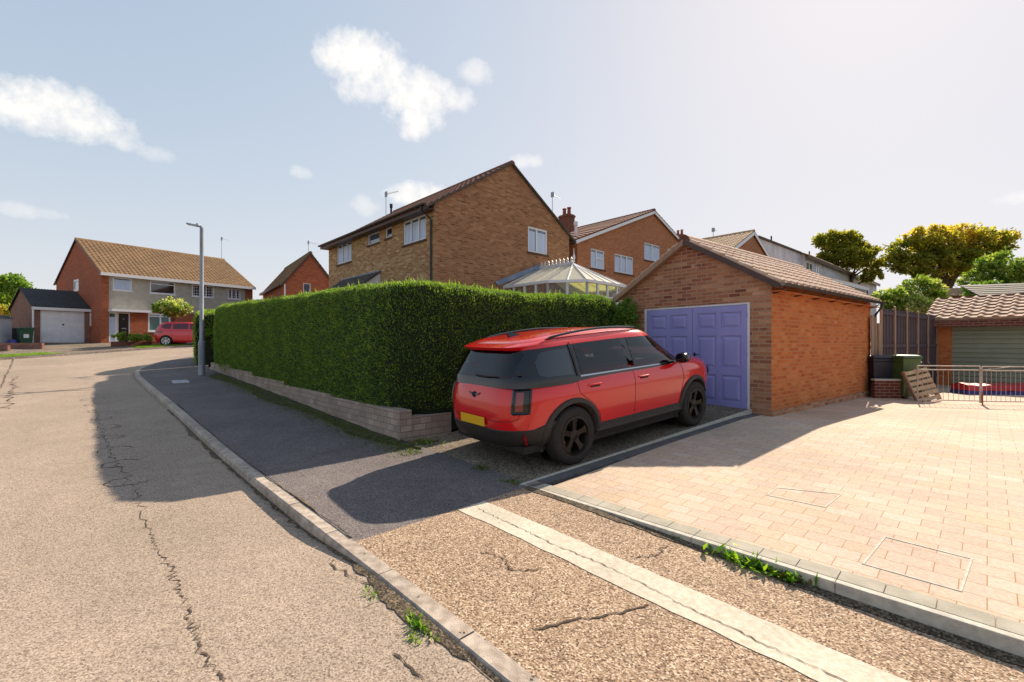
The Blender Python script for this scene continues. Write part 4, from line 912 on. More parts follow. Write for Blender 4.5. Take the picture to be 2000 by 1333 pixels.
mb = MB(); sl = math.hypot(4, 2); tiles(mb, (-.3, -.35, za - .12), XP, Vector((0, 4, 2)), xe2 + .6, sl + .4, .35, .35, .03, nu=4); tiles(mb, (-.3, 8.35, za - .12), XP, Vector((0, -4, 2)), xe2 + .6, sl + .4, .35, .35, .03, nu=4); rf2 = mb.build('roof', 'tile_tan', t2, recalc=False)
mb = MB(); mb.box(-.3, xe2 + .3, -.34, -.30, za - .38, za - .1); mb.build('fascia', 'brown_trim', rf2)
# flat-roofed white extension lower down
D3 = 30.; f = Fr((1600 - 1000) / 890 * D3, D3, .78, .62, 3.0)
za = f.y_face(1605, 541)[1]; xe3 = f.y_face(1690, 545)[0]
t3 = empty('extension', 'low white flat roofed extension with a dark edge, behind the garage tiles', 'building', f.world(0, 0), f.rz)
mb = MB(); mb.box(0, xe3, 0, 5, -2, za - .25); mb.build('wall', 'white_render', t3)
mb = MB(); mb.box(-.2, xe3 + .2, -.2, 5.2, za - .25, za); rf3 = mb.build('roof', 'upvc', t3); mb = MB(); mb.box(-.2, xe3 + .2, -.2, 5.2, za + .002, za + .06); mb.build('roof_felt', 'tile_pink', rf3)
mb = MB(); mb.box(xe3 - .9, xe3 - .3, -.03, 0, za - 1.5, za - .7); mb.build('window', 'pane', t3)
mb = MB(); mb.tube([(xe3 + .1, -.1, za - .2), (xe3 + .1, -.1, -2)], .05, 8); mb.build('downpipe', 'black_pipe', t3)
# small roofs seen between the trees at the far right
for (px, py, d, wdt, lab, mt, wm, up_) in ((1850, 578, 38, 5.2, 'low dark red building with pale roof under the large oak', 'tile_tan', 'dark_brick', .8), (1925, 582, 24, 7, 'low roof with grey panels behind the far garage ridge', 'tile_dark', 'dark_brick', .9), (1975, 560, 44, 12, 'house with terracotta roof at the edge of the trees', 'tile_pink', 'orange_brick', 1.6)):
    f = Fr((px - 1000) / 890 * d, d, .934, -.357, 2.0); ze = EYE + (670 - py) / 890 * d - 2.0
    t_ = empty('outbuilding' if d < 40 else 'house', lab, 'building' if d < 40 else 'house', f.world(0, 0), f.rz); mb = MB(); mb.box(0, wdt, 0, 4, -2, ze); mb.build('wall', wm, t_)
    mb = MB(); tiles(mb, (-.2, -.25, ze - .06), XP, Vector((0, 2.2, up_)), wdt + .4, 2.45, .33, .33, .03, nu=4, flat=(mt == 'tile_dark')); mb.build('roof', mt, t_, recalc=False)
# ---------------- brick house E, far beyond the left end of house A
dE = 33.; pE = Vector(((553 - 1000) / 890 * dE, dE)); f = Fr(pE.x, pE.y, .80, .60, 1.6)
ezE = f.y_face(553, 552)[1]; sx = f.y_face(606, 495)[0]; rzE = f.y_face(606, 495)[1]
he, rfe = simple_house('house', 'red brick gabled house in the distance, left of the buff house', f, 2 * sx, 9, ezE, rzE, 'red_brick', 'tile_gold', over=.3,
                       gable_wins=[dict(r=quadwin(f, 'y', 592, 607, 553, 573), cols=())], fascia='brown_trim', vw=.1)
aerial(he, sx, .6, rzE, .9, (.9, .3), 5, .8)
mb = MB(); mb.tube([(.1, -.06, ezE - .1), (.1, -.06, -.2)], .05, 8); mb.build('downpipe', 'upvc', he)
# ---------------- rendered house F across the road
f = Fr(-27.06, 30, .548, .8365, 1.6); FF = f; W_, L_ = 9.75, 10.2; ez = 6.29 - f.g; rz_ = 9.03 - f.g
hf = empty('house', 'wide red brick and grey rendered house with golden tiled roof, across the road', 'house', f.world(0, 0), f.rz)
def Z1(x, y): return (x / 3.846, 430 + y / 3.846)
def qf(x0, x1, yt, yb):
    a = f.y_face(*Z1(x0, yb)); t_ = f.y_face(*Z1(x0, yt)); c = f.y_face(*Z1(x1, yb)); return (a[0], c[0], a[1], t_[1])
uw = [qf(850, 992, 428, 524), qf(1128, 1318, 452, 548), qf(1445, 1608, 484, 572), qf(1712, 1808, 514, 590)]
lw = [qf(1115, 1282, 700, 836)]; dr = qf(812, 980, 690, 880); dr = (dr[0], dr[1], .02, dr[3])
pier = f.y_face(*Z1(818, 600))[0]; pr2 = f.y_face(*Z1(1845, 560))[0]; canz = f.y_face(*Z1(815, 672))[1]
mb = MB(); wall(mb, O0, XP, -YP, pier, -.5, ez); 
wall(mb, (pier, .06, 0), XP, -YP, pr2 - pier, -.5, canz, [(max(0.02, a - pier), b - pier, c, d) for a, b, c, d in (dr, *lw)], .1)
wall(mb, (pr2, 0, 0), XP, -YP, W_ - pr2, -.5, ez); wall(mb, (W_, 0, 0), YP, XP, L_, -.5, ez, apex=(L_ / 2, rz_))
gwF = f.xf(Z1(548, 440), Z1(590, 540))
a1 = f.x_face(*Z1(548, 540)); a2 = f.x_face(*Z1(590, 440)); gwF = (a2[0], a1[0], a1[1], a2[1])
wall(mb, (0, L_, 0), -YP, -XP, L_, -.5, ez, [(L_ - gwF[1], L_ - gwF[0], gwF[2], gwF[3])], .1, (L_ / 2, rz_)); wall(mb, (0, L_, 0), XP, YP, W_, -.5, ez); mb.build('brick_wall', 'red_brick', hf, recalc=False)
mb = MB(); wall(mb, (pier, .05, 0), XP, -YP, pr2 - pier, canz, ez, [(a - pier, b - pier, c, d) for a, b, c, d in uw], .1); mb.build('rendered_wall', 'render', hf, recalc=False)
for i, r in enumerate(uw):
    window(hf, (0, .05, 0), XP, -YP, r, cols=((), (), (.36, .64), (.33, .67))[i], transom=(None, ((0, 1, .74),), None, None)[i], pane=('pane', 'pane_dark', 'pane_dark', 'pane_dark')[i], curtain=(i == 0), rec=.0, fw=.07, sill='white_paint', bars=(None, None, (9, 4), (7, 4))[i])
window(hf, (0, .06, 0), XP, -YP, lw[0], cols=(.55,), pane='pane_teal', rec=.0, fw=.09, sill='white_paint', transom=((0, .55, .84), (.55, 1, .84)))
window(hf, (0, L_, 0), -YP, -XP, (L_ - gwF[1], L_ - gwF[0], gwF[2], gwF[3]), cols=(), rec=.03, fw=.16, pane='pane')
sp = dr[0] + (dr[1] - dr[0]) * .40
window(hf, (0, .06, 0), XP, -YP, (dr[0], sp, .02, dr[3]), cols=(), rec=.0, fw=.09, pane='pane', curtain=True, name='side_light')
mb = MB(); mb.slab((0, .06, 0), XP, -YP, sp + .01, dr[1], .02, dr[3], -.06, -.02); dF = mb.build('door_frame', 'upvc', hf)
mb = MB(); mb.slab((0, .06, 0), XP, -YP, sp + .09, dr[1] - .09, .06, dr[3] - .08, -.02, .01); dd = mb.build('door', 'black_door', hf)
mb = MB(); c = (sp + dr[1]) / 2; mb.slab((0, .06, 0), XP, -YP, c - .13, c + .13, .95, 1.0, .01, .02); mb.build('letter_plate', 'metal', dd); mb = MB(); mb.slab((0, .06, 0), XP, -YP, c - .035, c + .035, 1.58, 1.66, .01, .02); mb.build('knocker', 'metal', dd)
mb = MB(); mb.box(pier - .05, f.y_face(*Z1(1118, 700))[0], -.75, .04, canz - .14, canz + .02); mb.build('canopy', 'upvc', hf)
rff = gable_roof(hf, L_, -.1, W_ + .12, ez, rz_, over=.35, mats=('tile_gold',), ridge_axis='x', amp=.032, tw=.26, th=.32, nu=5)
mb = MB(); mb.box(-.1, W_ + .1, -.32, 0, ez - .2, ez - .18); mb.box(-.1, W_ + .1, -.36, -.32, ez - .26, ez - .06); mb.build('fascia', 'upvc', rff)
mb = MB()
for sgn, e in ((1, 0), (-1, L_)):
    half = L_ / 2; sl = math.hypot(half, rz_ - ez); u_ = Vector((0, sgn * half / sl, (rz_ - ez) / sl)); nrm = Vector((0, -sgn * (rz_ - ez) / sl, half / sl)); a = Vector((-.11, e, ez)) - u_ * .35; b = Vector((-.11, half, rz_)); mb.prism([a - nrm * .03, b - nrm * .03, b + nrm * .03, a + nrm * .03], (.1, 0, 0))
mb.build('verge', 'brown_trim', rff)
aerial(hf, W_ - .1, L_ / 2, rz_, 1.9, (.75, .3), 5, .9)
# garage beside it
tg = empty('garage', 'detached looking brick garage with white door and black sheet roof, beside the rendered house', 'garage', f.world(-2.75, 2.07), f.rz)
gw_, gd_, ge, gr_ = 2.74, 6.1, 2.32, 3.62
mb = MB(); wall(mb, O0, XP, -YP, gw_, -.4, ge, [(.32, 2.44, -.0, 2.12)], .12); wall(mb, (0, gd_, 0), -YP, -XP, gd_, -.4, ge, apex=(gd_ / 2, gr_)); wall(mb, (0, gd_, 0), XP, YP, gw_, -.4, ge); mb.build('wall', 'plum_brick', tg, recalc=False)
mb = MB(); sl = math.hypot(gd_ / 2, gr_ - ge)
tiles(mb, (-.12, -.2, ge - .04), XP, Vector((0, gd_ / 2, gr_ - ge)), gw_ + .1, sl + .2, .15, 1.7, .03, nu=4, step=.01); tiles(mb, (-.12, gd_ + .2, ge - .04), XP, Vector((0, -gd_ / 2, gr_ - ge)), gw_ + .1, sl + .2, .15, 1.7, .03, nu=4, step=.01); rg = mb.build('roof', 'sheet_black', tg, recalc=False)
mb = MB(); mb.box(-.1, gw_, -.2, -.16, ge - .22, ge - .04); mb.build('fascia', 'upvc', rg)
mb = MB(); mb.box(.32, 2.44, .04, .1, .0, 2.12); dg = mb.build('door_frame', 'white_paint', tg)
mb = MB(); 
for i in range(16): mb.box(.38 + i * .125, .38 + i * .125 + .117, .015, .04, .02, 2.04)
mb.box(.38, 2.38, .02, .05, .02, 2.06); dl = mb.build('door', 'white_paint', tg); mb = MB(); mb.lathe([(0, 0), (.05, 0), (.05, -.04), (0, -.05)], 10, axis='y', origin=(1.38, .01, 1.2)); mb.build('handle', 'dark_metal', dl)
mb = MB(); mb.tube([(-.02, -.1, ge - .1), (-.02, -.06, -.2)], .05, 8); mb.build('downpipe', 'upvc', tg)
mb = MB(); mb.box(gw_ - .05, gw_ + .1, -.14, -.02, 1.15, 2.05); tag(mb.build('meter_box', 'upvc', tg))
# ---------------- garage 2 at the far right with green door
d2 = 15.6; f = Fr((1832 - 1000) / 890 * d2, d2, .6187, -.7856, .15); G2 = f
g2 = empty('garage', 'far garage with wide green door and wavy pink tiles, behind the low metal gate', 'garage', f.world(0, 0), f.rz)
gw2, gd2 = 6.2, 5.5; ge = f.y_face(1850, 622)[1]; dt = f.y_face(1900, 632)[1]; pw = f.y_face(1858, 670)[0]
mb = MB(); wall(mb, O0, XP, -YP, gw2, -.3, ge, [(pw, pw + 4.3, -.3, dt)], .14); wall(mb, (0, gd2, 0), -YP, -XP, gd2, -.3, ge); wall(mb, (gw2, 0, 0), YP, XP, gd2, -.3, ge); wall(mb, (0, gd2, 0), XP, YP, gw2, -.3, ge); mb.build('wall', 'garage_side', g2, recalc=False)
mb = MB(); rzz = f.y_face(1840, 588, 1.9)[1]; hv = Vector((0, 1.9 + .35, rzz - ge + .12)); tiles(mb, (-.35, -.35, ge - .08), XP, hv, gw2 + .7, hv.length, .33, .33, .055, nu=10, step=.045); tiles(mb, (-.35, gd2 + .1, ge - .08), XP, Vector((0, -(gd2 - 1.8), rzz - ge + .12)), gw2 + .7, math.hypot(gd2 - 1.8, rzz - ge + .12), .33, .33, .05, nu=6)
r2 = mb.build('roof', 'tile_muted', g2, recalc=False); mb = MB()
for i in range(15): mb.prism([(-.3 + i * .45, 1.9 + p, rzz + .06 + q) for p, q in ((-.14, -.07), (-.09, .05), (.09, .05), (.14, -.07))], (.44, 0, 0))
mb.build('ridge', 'tile_brown', r2); mb = MB(); mb.box(-.3, gw2 + .3, -.33, -.28, ge - .30, ge - .06); mb.box(-.02, gw2, -.28, 0, ge - .3, ge - .28); mb.build('fascia', 'dark_brick', r2)
mb = MB(); k = 0; z = .02; prf = []
while z < dt: prf += [(.10, z), (.075, z + .03), (.075, z + .11), (.10, z + .14)]; z += .155
prf = [(x, min(z, dt)) for x, z in prf]; vs_ = [(pw, x, z) for x, z in prf] + [(pw + 4.3, x, z) for x, z in prf]; k = len(prf); mb.add(vs_, [(i, i + 1, k + i + 1, k + i) for i in range(k - 1)])
dl = mb.build('door', 'green_door', g2); mb = MB(); mb.box(pw + 2.0, pw + 2.12, .04, .075, 1.05, 1.1); mb.build('handle', 'metal', dl)
# ================================================================== CARS
def paint(name, c, rough=.22, coat=1.0):
    return mat(name, c, rough=rough, coat=coat, spec=.5)
M['car_red'] = paint('car_red', '#cc0810', coat=.7); M['car_crimson'] = paint('car_crimson', '#c4102a')
M['cladding'] = mat('cladding', '#242120', '#2f2b28', scale=30, rough=.6); M['gloss_black'] = mat('gloss_black', '#0b0b10', rough=.15, coat=.35)

def see_through(name, tint, refl):
    m = bpy.data.materials.new(name); m.use_nodes = True; t = m.node_tree; t.nodes.remove(t.nodes['Principled BSDF']); tr = N(t, 'ShaderNodeBsdfTransparent'); tr.inputs[0].default_value = (*tint, 1)
    gl = N(t, 'ShaderNodeBsdfGlossy'); gl.inputs['Roughness'].default_value = .01; gl.inputs[0].default_value = (.9, .95, 1, 1); fr = N(t, 'ShaderNodeFresnel'); fr.inputs[0].default_value = 1.5
    mx = N(t, 'ShaderNodeMixShader'); t.links.new(math_node(t, 'MULTIPLY', fr.outputs[0], refl), mx.inputs[0]); t.links.new(tr.outputs[0], mx.inputs[1]); t.links.new(gl.outputs[0], mx.inputs[2]); t.links.new(mx.outputs[0], t.nodes['Material Output'].inputs[0]); return m
M['tint'] = see_through('tint', (.50, .53, .54), 1.1); M['tint_rear'] = see_through('tint_rear', (.16, .19, .26), 2.2)
M['alloy_dark'] = mat('alloy_dark', '#2a2421', rough=.35, metal=.6); M['alloy_silver'] = mat('alloy_silver', '#b8bac0', rough=.35, metal=.5)
M['caliper'] = mat('caliper', '#b98a4a', rough=.4, metal=.5); M['lamp_red'] = mat('lamp_red', '#7a0c14', rough=.1, coat=1); M['lamp_dark'] = mat('lamp_dark', '#2a1a1e', rough=.08, coat=1)
M['plate_yellow'] = mat('plate_yellow', '#d8a80c', rough=.4); M['chrome'] = mat('chrome', '#a8a8ae', rough=.15, metal=1); M['disc'] = mat('disc', '#6a6664', rough=.3, metal=1)
class Shell:
    """closed body from rounded plan outlines at each height: (z, half width, x rear, x front)"""
    def __init__(s, rows, n): s.r = rows; s.n = n
    def at(s, z):
        r = s.r; z = min(max(z, r[0][0]), r[-1][0]); i = 0
        while i < len(r) - 2 and z > r[i + 1][0]: i += 1
        a, b = r[i], r[i + 1]; t = (z - a[0]) / (b[0] - a[0]); p0 = r[max(0, i - 1)]; p3 = r[min(len(r) - 1, i + 2)]; out = []
        for k in (1, 2, 3):
            h = b[0] - a[0]; m0 = (b[k] - p0[k]) / max(1e-6, b[0] - p0[0]) * h if i > 0 else (b[k] - a[k]); m1 = (p3[k] - a[k]) / max(1e-6, p3[0] - a[0]) * h if i < len(r) - 2 else (b[k] - a[k])
            out.append((2 * t ** 3 - 3 * t ** 2 + 1) * a[k] + (t ** 3 - 2 * t ** 2 + t) * m0 + (-2 * t ** 3 + 3 * t ** 2) * b[k] + (t ** 3 - t ** 2) * m1)
        return out
    def ring(s, z, N_=96):
        W, a, b = s.at(z); c, h = (a + b) / 2, (b - a) / 2; e = 2 / s.n; out = []
        for j in range(N_):
            th = 2 * math.pi * (j + .5) / N_; cc, sn = math.cos(th), math.sin(th)
            # equal-ish spacing: even parameter in x along the sides
            out.append((c + h * math.copysign(abs(cc) ** e, cc), W * math.copysign(abs(sn) ** e, sn), z))
        return out
    def side(s, x, z, off=0, sg=-1):
        W, a, b = s.at(z); c, h = (a + b) / 2, (b - a) / 2; u = min(.999, abs((x - c) / h)); y = W * (1 - u ** s.n) ** (1 / s.n)
        return Vector((x, sg * (y + off), z))
    def end(s, y, z, off=0, rear=True):
        W, a, b = s.at(z); c, h = (a + b) / 2, (b - a) / 2; u = min(.999, abs(y / W)); x = h * (1 - u ** s.n) ** (1 / s.n) + off
        return Vector((c - x if rear else c + x, y, z))
    def perim(s, th, z, off=0):      # point by angle, pushed outwards
        W, a, b = s.at(z); c, h = (a + b) / 2, (b - a) / 2; e = 2 / s.n; cc, sn = math.cos(th), math.sin(th)
        x = h * math.copysign(abs(cc) ** e, cc); y = W * math.copysign(abs(sn) ** e, sn); gx = abs(x / h) ** (s.n - 1) / h * (1 if x > 0 else -1); gy = abs(y / W) ** (s.n - 1) / W * (1 if y > 0 else -1)
        l = math.hypot(gx, gy) + 1e-9; return Vector((c + x + gx / l * off, y + gy / l * off, z))
    def mesh(s, zs, N_=96, cap_top=.5):
        mb = MB(); vs_ = []
        for z in zs: vs_ += s.ring(z, N_)
        k = len(zs); fs = [(i * N_ + j, i * N_ + (j + 1) % N_, (i + 1) * N_ + (j + 1) % N_, (i + 1) * N_ + j) for i in range(k - 1) for j in range(N_)]
        # top closed with shrinking rings, so a dome shades smoothly
        last = s.ring(zs[-1], N_); cx = sum(p[0] for p in last) / N_
        for q in range(1, 6):
            f_ = 1 - q / 6; vs_ += [(cx + (p[0] - cx) * f_, p[1] * f_, zs[-1] + cap_top * (1 - f_ * f_)) for p in last]
            i = k - 2 + q; fs += [(i * N_ + j, i * N_ + (j + 1) % N_, (i + 1) * N_ + (j + 1) % N_, (i + 1) * N_ + j) for j in range(N_)]
        fs.append(tuple(range((k + 4) * N_, (k + 5) * N_))); fs.append(tuple(range(N_))[::-1])
        return mb.add(vs_, fs)
def patch(mb, fn, cols, nv=6, th=.0, m=0):
    """surface patch: cols = [(u, lo, hi)], fn(u, v) -> point"""
    vs_ = [fn(u, lo + (hi - lo) * j / nv) for u, lo, hi in cols for j in range(nv + 1)]
    mb.add(vs_, [(i * (nv + 1) + j, i * (nv + 1) + j + 1, (i + 1) * (nv + 1) + j + 1, (i + 1) * (nv + 1) + j) for i in range(len(cols) - 1) for j in range(nv)], m)
def interp_cols(pts, n=14):
    """pts: [(u, lo, hi)] resampled to n columns"""
    us = np.linspace(pts[0][0], pts[-1][0], n); U_ = [p[0] for p in pts]
    return [(float(u), float(np.interp(u, U_, [p[1] for p in pts])), float(np.interp(u, U_, [p[2] for p in pts]))) for u in us]
def cut_arches(o, xs, r, zc, W):
    mb = MB()
    for x in xs: mb.lathe([(0, -W - .3), (r, -W - .3), (r, W + .3), (0, W + .3)], 48, axis='y', origin=(x, 0, zc))
    c = mb.build('cutter', 'rubber', uv=False); b = o.modifiers.new('cut', 'BOOLEAN'); b.operation = 'DIFFERENCE'; b.object = c; b.solver = 'EXACT'
    mw = o.matrix_world.copy(); bpy.context.view_layer.update()
    par = o.parent; o.parent = None; o.matrix_world = Matrix.Identity(4); bpy.context.view_layer.update()
    me = bpy.data.meshes.new_from_object(o.evaluated_get(bpy.context.evaluated_depsgraph_get())); old = o.data; o.modifiers.clear(); o.data = me; o.parent = par
    bpy.data.objects.remove(c); me.shade_smooth(); me.set_sharp_from_angle(angle=R(38))
def wheel(parent, x, y, r, wd, sg, spokes=5, rim_m='alloy_dark', cal=True, rr=.66, rot=0):
    w_ = bpy.data.objects.new('wheel', None); C.objects.link(w_); w_.parent = parent; w_.location = (x, y, r); w_.rotation_euler = (0, rot, 0)
    mb = MB(); h = wd / 2; R_ = r * rr
    mb.lathe([(R_, -h + .01), (R_ + .02, -h), (r - .045, -h), (r - .012, -h + .02), (r, -h + .045), (r, h - .045), (r - .012, h - .02), (r - .045, h), (R_ + .02, h), (R_, h - .01)], 56, 'y'); mb.build('tyre', 'rubber', w_, smooth=True, uv=False)
    o = sg * h; mb = MB(); mb.lathe([(R_ + .004, o), (R_ - .02, o + sg * .004), (R_ - .035, o - sg * .03), (R_ - .05, o - sg * .12), (R_ - .05, -o)], 48, 'y')
    for k in range(spokes):
        a = 2 * math.pi * k / spokes + math.pi / 2; ca, sa = math.cos(a), math.sin(a)
        def pt(rad, t, d): return (ca * rad - sa * t, o - sg * d, sa * rad + ca * t)
        for t0, t1, b0, b1 in ((-.032, .032, -.048, .048),):
            v = [pt(.05, t0, .03), pt(.05, t1, .03), pt(R_ * .62, t1 * .9, .028), pt(R_ - .01, b1 * 1.25, .012), pt(R_ - .01, b0 * 1.25, .012), pt(R_ * .62, t0 * .9, .028)]
            v2 = [pt(.05, t0, .075), pt(.05, t1, .075), pt(R_ * .62, t1 * .9, .07), pt(R_ - .01, b1 * 1.25, .05), pt(R_ - .01, b0 * 1.25, .05), pt(R_ * .62, t0 * .9, .07)]
            mb.add(v + v2, [(0, 1, 2, 3, 4, 5), (6, 11, 10, 9, 8, 7)] + [(i, (i + 1) % 6, (i + 1) % 6 + 6, i + 6) for i in range(6)])
    mb.lathe([(0, o - sg * .022), (.045, o - sg * .022), (.07, o - sg * .034), (.07, o - sg * .09)], 24, 'y'); mb.build('rim', rim_m, w_, smooth=True, angle=30, uv=False)
    mb = MB(); mb.lathe([(0, o - sg * .10), (R_ * .72, o - sg * .10), (R_ * .72, o - sg * .12), (0, o - sg * .12)], 36, 'y'); mb.build('brake_disc', 'disc' if cal else 'rubber', w_, uv=False)
    if cal:
        mb = MB()
        for a0 in (2.35, 3.6):
            pts = [(math.cos(a) * q, o - sg * .085, math.sin(a) * q) for a, q in ((a0, R_ * .55), (a0 + .28, R_ * .55), (a0 + .28, R_ * .82), (a0, R_ * .82))]; mb.prism(pts, (0, -sg * .03, 0))
        mb.build('caliper', 'caliper', w_)
    return w_
def arch(parent, sh, x, r0, r1, zc, sg, m='cladding', off=.012, a0=-12, a1=192, th=.03, zmin=.2):
    mb = MB(); rows = []
    for a in np.linspace(R(a0), R(a1), 30):
        row = []
        for q, of in ((r0 - .02, -.05), (r0, off), (r0 + .012, off + th * .6), ((r0 + r1) / 2, off + th * .6), (r1 - .008, off + th * .3), (r1, -.004)):
            px_, pz = x + q * math.cos(a), max(zmin, zc + q * math.sin(a)); row.append(sh.side(px_, max(pz, sh.r[0][0]), of, sg) * 1); row[-1].z = pz
        rows.append(row)
    k = 6; mb.add([p for r_ in rows for p in r_], [(i * k + j, i * k + j + 1, (i + 1) * k + j + 1, (i + 1) * k + j) for i in range(29) for j in range(k - 1)]); return mb.build('wheel_arch', m, parent, smooth=True, uv=False)
def big_car():
    yx = Vector((.7856, .6187)); pos = GU * 0; px_, py_ = .82, 5.75                      # outer face of the rear wheel on the drive side
    s = 1.05; half = .905
    rear = Vector((px_, py_)) + GV * half * s; ctr = rear + GU * 1.345 * s
    def zz(p): return zdrive(p.x, p.y)
    fw = Vector((GU.x, GU.y, zz(ctr + GU) - zz(ctr))).normalized(); lf = Vector((GV.x, GV.y, zz(ctr + GV) - zz(ctr))).normalized(); up = fw.cross(lf); lf = up.cross(fw)
    rot = Matrix((fw, lf, up)).transposed().to_euler()
    car = empty('parked_car', 'glossy red car with black wheels and roof rails at the blue garage doors', 'car', (ctr.x, ctr.y, zz(ctr) + .002), rot=rot); car.scale = (s, s, s)
    lo = Shell([(.26, .80, -2.03, 1.98), (.33, .865, -2.12, 2.08), (.45, .895, -2.18, 2.15), (.60, .91, -2.205, 2.19), (.75, .92, -2.20, 2.20), (.88, .915, -2.175, 2.18), (.97, .895, -2.145, 2.12), (1.03, .865, -2.115, 2.0), (1.075, .815, -2.07, 1.80), (1.10, .74, -2.0, 1.60)], 4.6)
    zs = [.26, .29, .33, .38, .45, .52, .60, .68, .75, .82, .88, .93, .97, 1.0, 1.03, 1.055, 1.075, 1.09, 1.10]
    body = lo.mesh(zs, 128, .025).build('body', 'car_red', car, smooth=True, uv=False); zc = .352
    cut_arches(body, (-1.345, 1.345), .40, zc, .92)
    # greenhouse
    gh = Shell([(.98, .875, -2.14, 1.52), (1.06, .865, -2.12, 1.34), (1.15, .835, -2.085, 1.16), (1.26, .80, -2.04, .97), (1.38, .757, -1.985, .79), (1.47, .72, -1.945, .66), (1.53, .685, -1.92, .56), (1.575, .635, -1.86, .42), (1.60, .57, -1.76, .25)], 5.6)
    GW_ = [[(-1.80, 1.12, 1.30), (-1.70, 1.09, 1.42), (-1.30, 1.085, 1.43)], [(-1.17, 1.08, 1.455), (-.25, 1.075, 1.47)], [(-.13, 1.075, 1.47), (.42, 1.075, 1.465), (.62, 1.08, 1.40), (1.0, 1.09, 1.12)]]
    RW_ = [(-.63, 1.12, 1.42), (-.56, 1.09, 1.475), (.56, 1.09, 1.475), (.63, 1.12, 1.42)]; FW_ = [(-.68, 1.12, 1.40), (-.56, 1.10, 1.46), (.56, 1.10, 1.46), (.68, 1.12, 1.40)]
    g0 = gh.mesh(list(np.linspace(.98, 1.475, 34)), 420, .0); keep_f = []
    def inside(u, v, pts, d=.012): U_ = [p[0] for p in pts]; return U_[0] + d < u < U_[-1] - d and np.interp(u, U_, [p[1] for p in pts]) + d < v < np.interp(u, U_, [p[2] for p in pts]) - d
    for fc in g0.f:
        c_ = sum((Vector(g0.v[i]) for i in fc), Vector()) / len(fc); hole = False
        if len(fc) == 4 and c_.z < 1.474:
            W_g, a_g, b_g = gh.at(c_.z)
            if abs(c_.y) > W_g * .80: hole = any(inside(c_.x, c_.z, p) for p in GW_)
            if not hole and c_.x < (a_g + b_g) / 2 and abs(c_.y) < .66: hole = inside(c_.y, c_.z, RW_) and c_.x < -1.7
            if not hole and c_.x > .4: hole = inside(c_.y, c_.z, FW_)
        if not hole: keep_f.append(fc)
    g0.f = keep_f; g0.m = [0] * len(keep_f)
    g_ = g0.build('pillars', 'gloss_black', car, smooth=True, uv=False)
    rm = MB(); zt = [1.470, 1.50, 1.53, 1.555, 1.575, 1.59, 1.60]; N_ = 128; vs_ = []
    for z in zt: vs_ += [gh.perim(2 * math.pi * (j + .5) / N_, z, .006) for j in range(N_)]
    k = len(zt); fs = [(i * N_ + j, i * N_ + (j + 1) % N_, (i + 1) * N_ + (j + 1) % N_, (i + 1) * N_ + j) for i in range(k - 1) for j in range(N_)]; last = gh.ring(zt[-1], N_); cx = -.75
    for q in range(1, 7):
        f_ = 1 - q / 7; vs_ += [(cx + (p[0] - cx) * f_, p[1] * f_, 1.60 + .035 * (1 - f_ * f_)) for p in last]; i = k - 2 + q; fs += [(i * N_ + j, i * N_ + (j + 1) % N_, (i + 1) * N_ + (j + 1) % N_, (i + 1) * N_ + j) for j in range(N_)]
    fs.append(tuple(range((k + 5) * N_, (k + 6) * N_))); fs.append(tuple(range(N_))[::-1]); roof = rm.add(vs_, fs).build('roof', 'car_red', car, smooth=True, uv=False)
    # roof spoiler over the rear glass
    mb = MB(); ys = np.linspace(-.66, .66, 17); vs_ = []
    for y in ys:
        e_ = gh.end(y, 1.52, 0); c_ = 1 - (abs(y) / .72) ** 4 * .5; vs_ += [(e_.x + .26, y, 1.565), (e_.x + .02, y, 1.558), (e_.x - .11 * c_, y, 1.528), (e_.x - .10 * c_, y, 1.512), (e_.x + .02, y, 1.49)]
    mb.add(vs_, [(i * 5 + j, i * 5 + j + 1, (i + 1) * 5 + j + 1, (i + 1) * 5 + j) for i in range(16) for j in range(4)] + [tuple(range(5)), tuple(range(80, 85))[::-1]]); sp = mb.build('spoiler', 'car_red', roof, smooth=True, uv=False)
    # glazing laid on the pillars
    for sg in (-1, 1):
        for pts, m_ in (([(-1.80, 1.12, 1.30), (-1.70, 1.09, 1.42), (-1.30, 1.085, 1.43)], 'tint_rear'), ([(-1.17, 1.08, 1.455), (-.25, 1.075, 1.47)], 'tint'), ([(-.13, 1.075, 1.47), (.42, 1.075, 1.465), (.62, 1.08, 1.40), (1.0, 1.09, 1.12)], 'tint')):
            mb = MB(); patch(mb, lambda u, v: gh.side(u, v, .004, sg), interp_cols(pts, 14), 8); mb.build('side_window', m_, car, smooth=True, uv=False)
        # belt-line strip and the hooked rear side panel
        mb = MB(); patch(mb, lambda u, v: gh.side(u, v, .012, sg), interp_cols([(-1.2, 1.048, 1.066), (1.05, 1.052, 1.066)], 20), 1); mb.build('belt_trim', 'chrome', car, uv=False)
        mb = MB(); patch(mb, lambda u, v: gh.side(u, v, .009, sg), interp_cols([(-1.255, 1.06, 1.47), (-1.235, 1.06, 1.47)], 2), 6); mb.build('door_gap', 'rubber', car, uv=False)
        # roof rail
        P_ = []
        for x in np.linspace(-1.55, .35, 22):
            t = (x + 1.55) / 1.9; b_ = math.sin(math.pi * t) ** .45 if 0 < t < 1 else 0; e_ = gh.side(x, 1.55, -.02, sg); P_.append((x, e_.y, 1.566 + .055 * b_))
        mb = MB(); mb.tube(P_, [.006] + [.017] * 20 + [.006], 8); mb.build('roof_rail', 'gloss_black', car, smooth=True, uv=False)
        # arches, sill cladding
        for x in (-1.345, 1.345): arch(car, lo, x, .392, .46, zc, sg, a0=-22, a1=202)
        mb = MB(); rows = []
        for x in np.linspace(-.96, .96, 20): rows += [lo.side(x, z, o_, sg) for z, o_ in ((.44, .002), (.43, .016), (.37, .020), (.34, .035), (.27, .03))] 
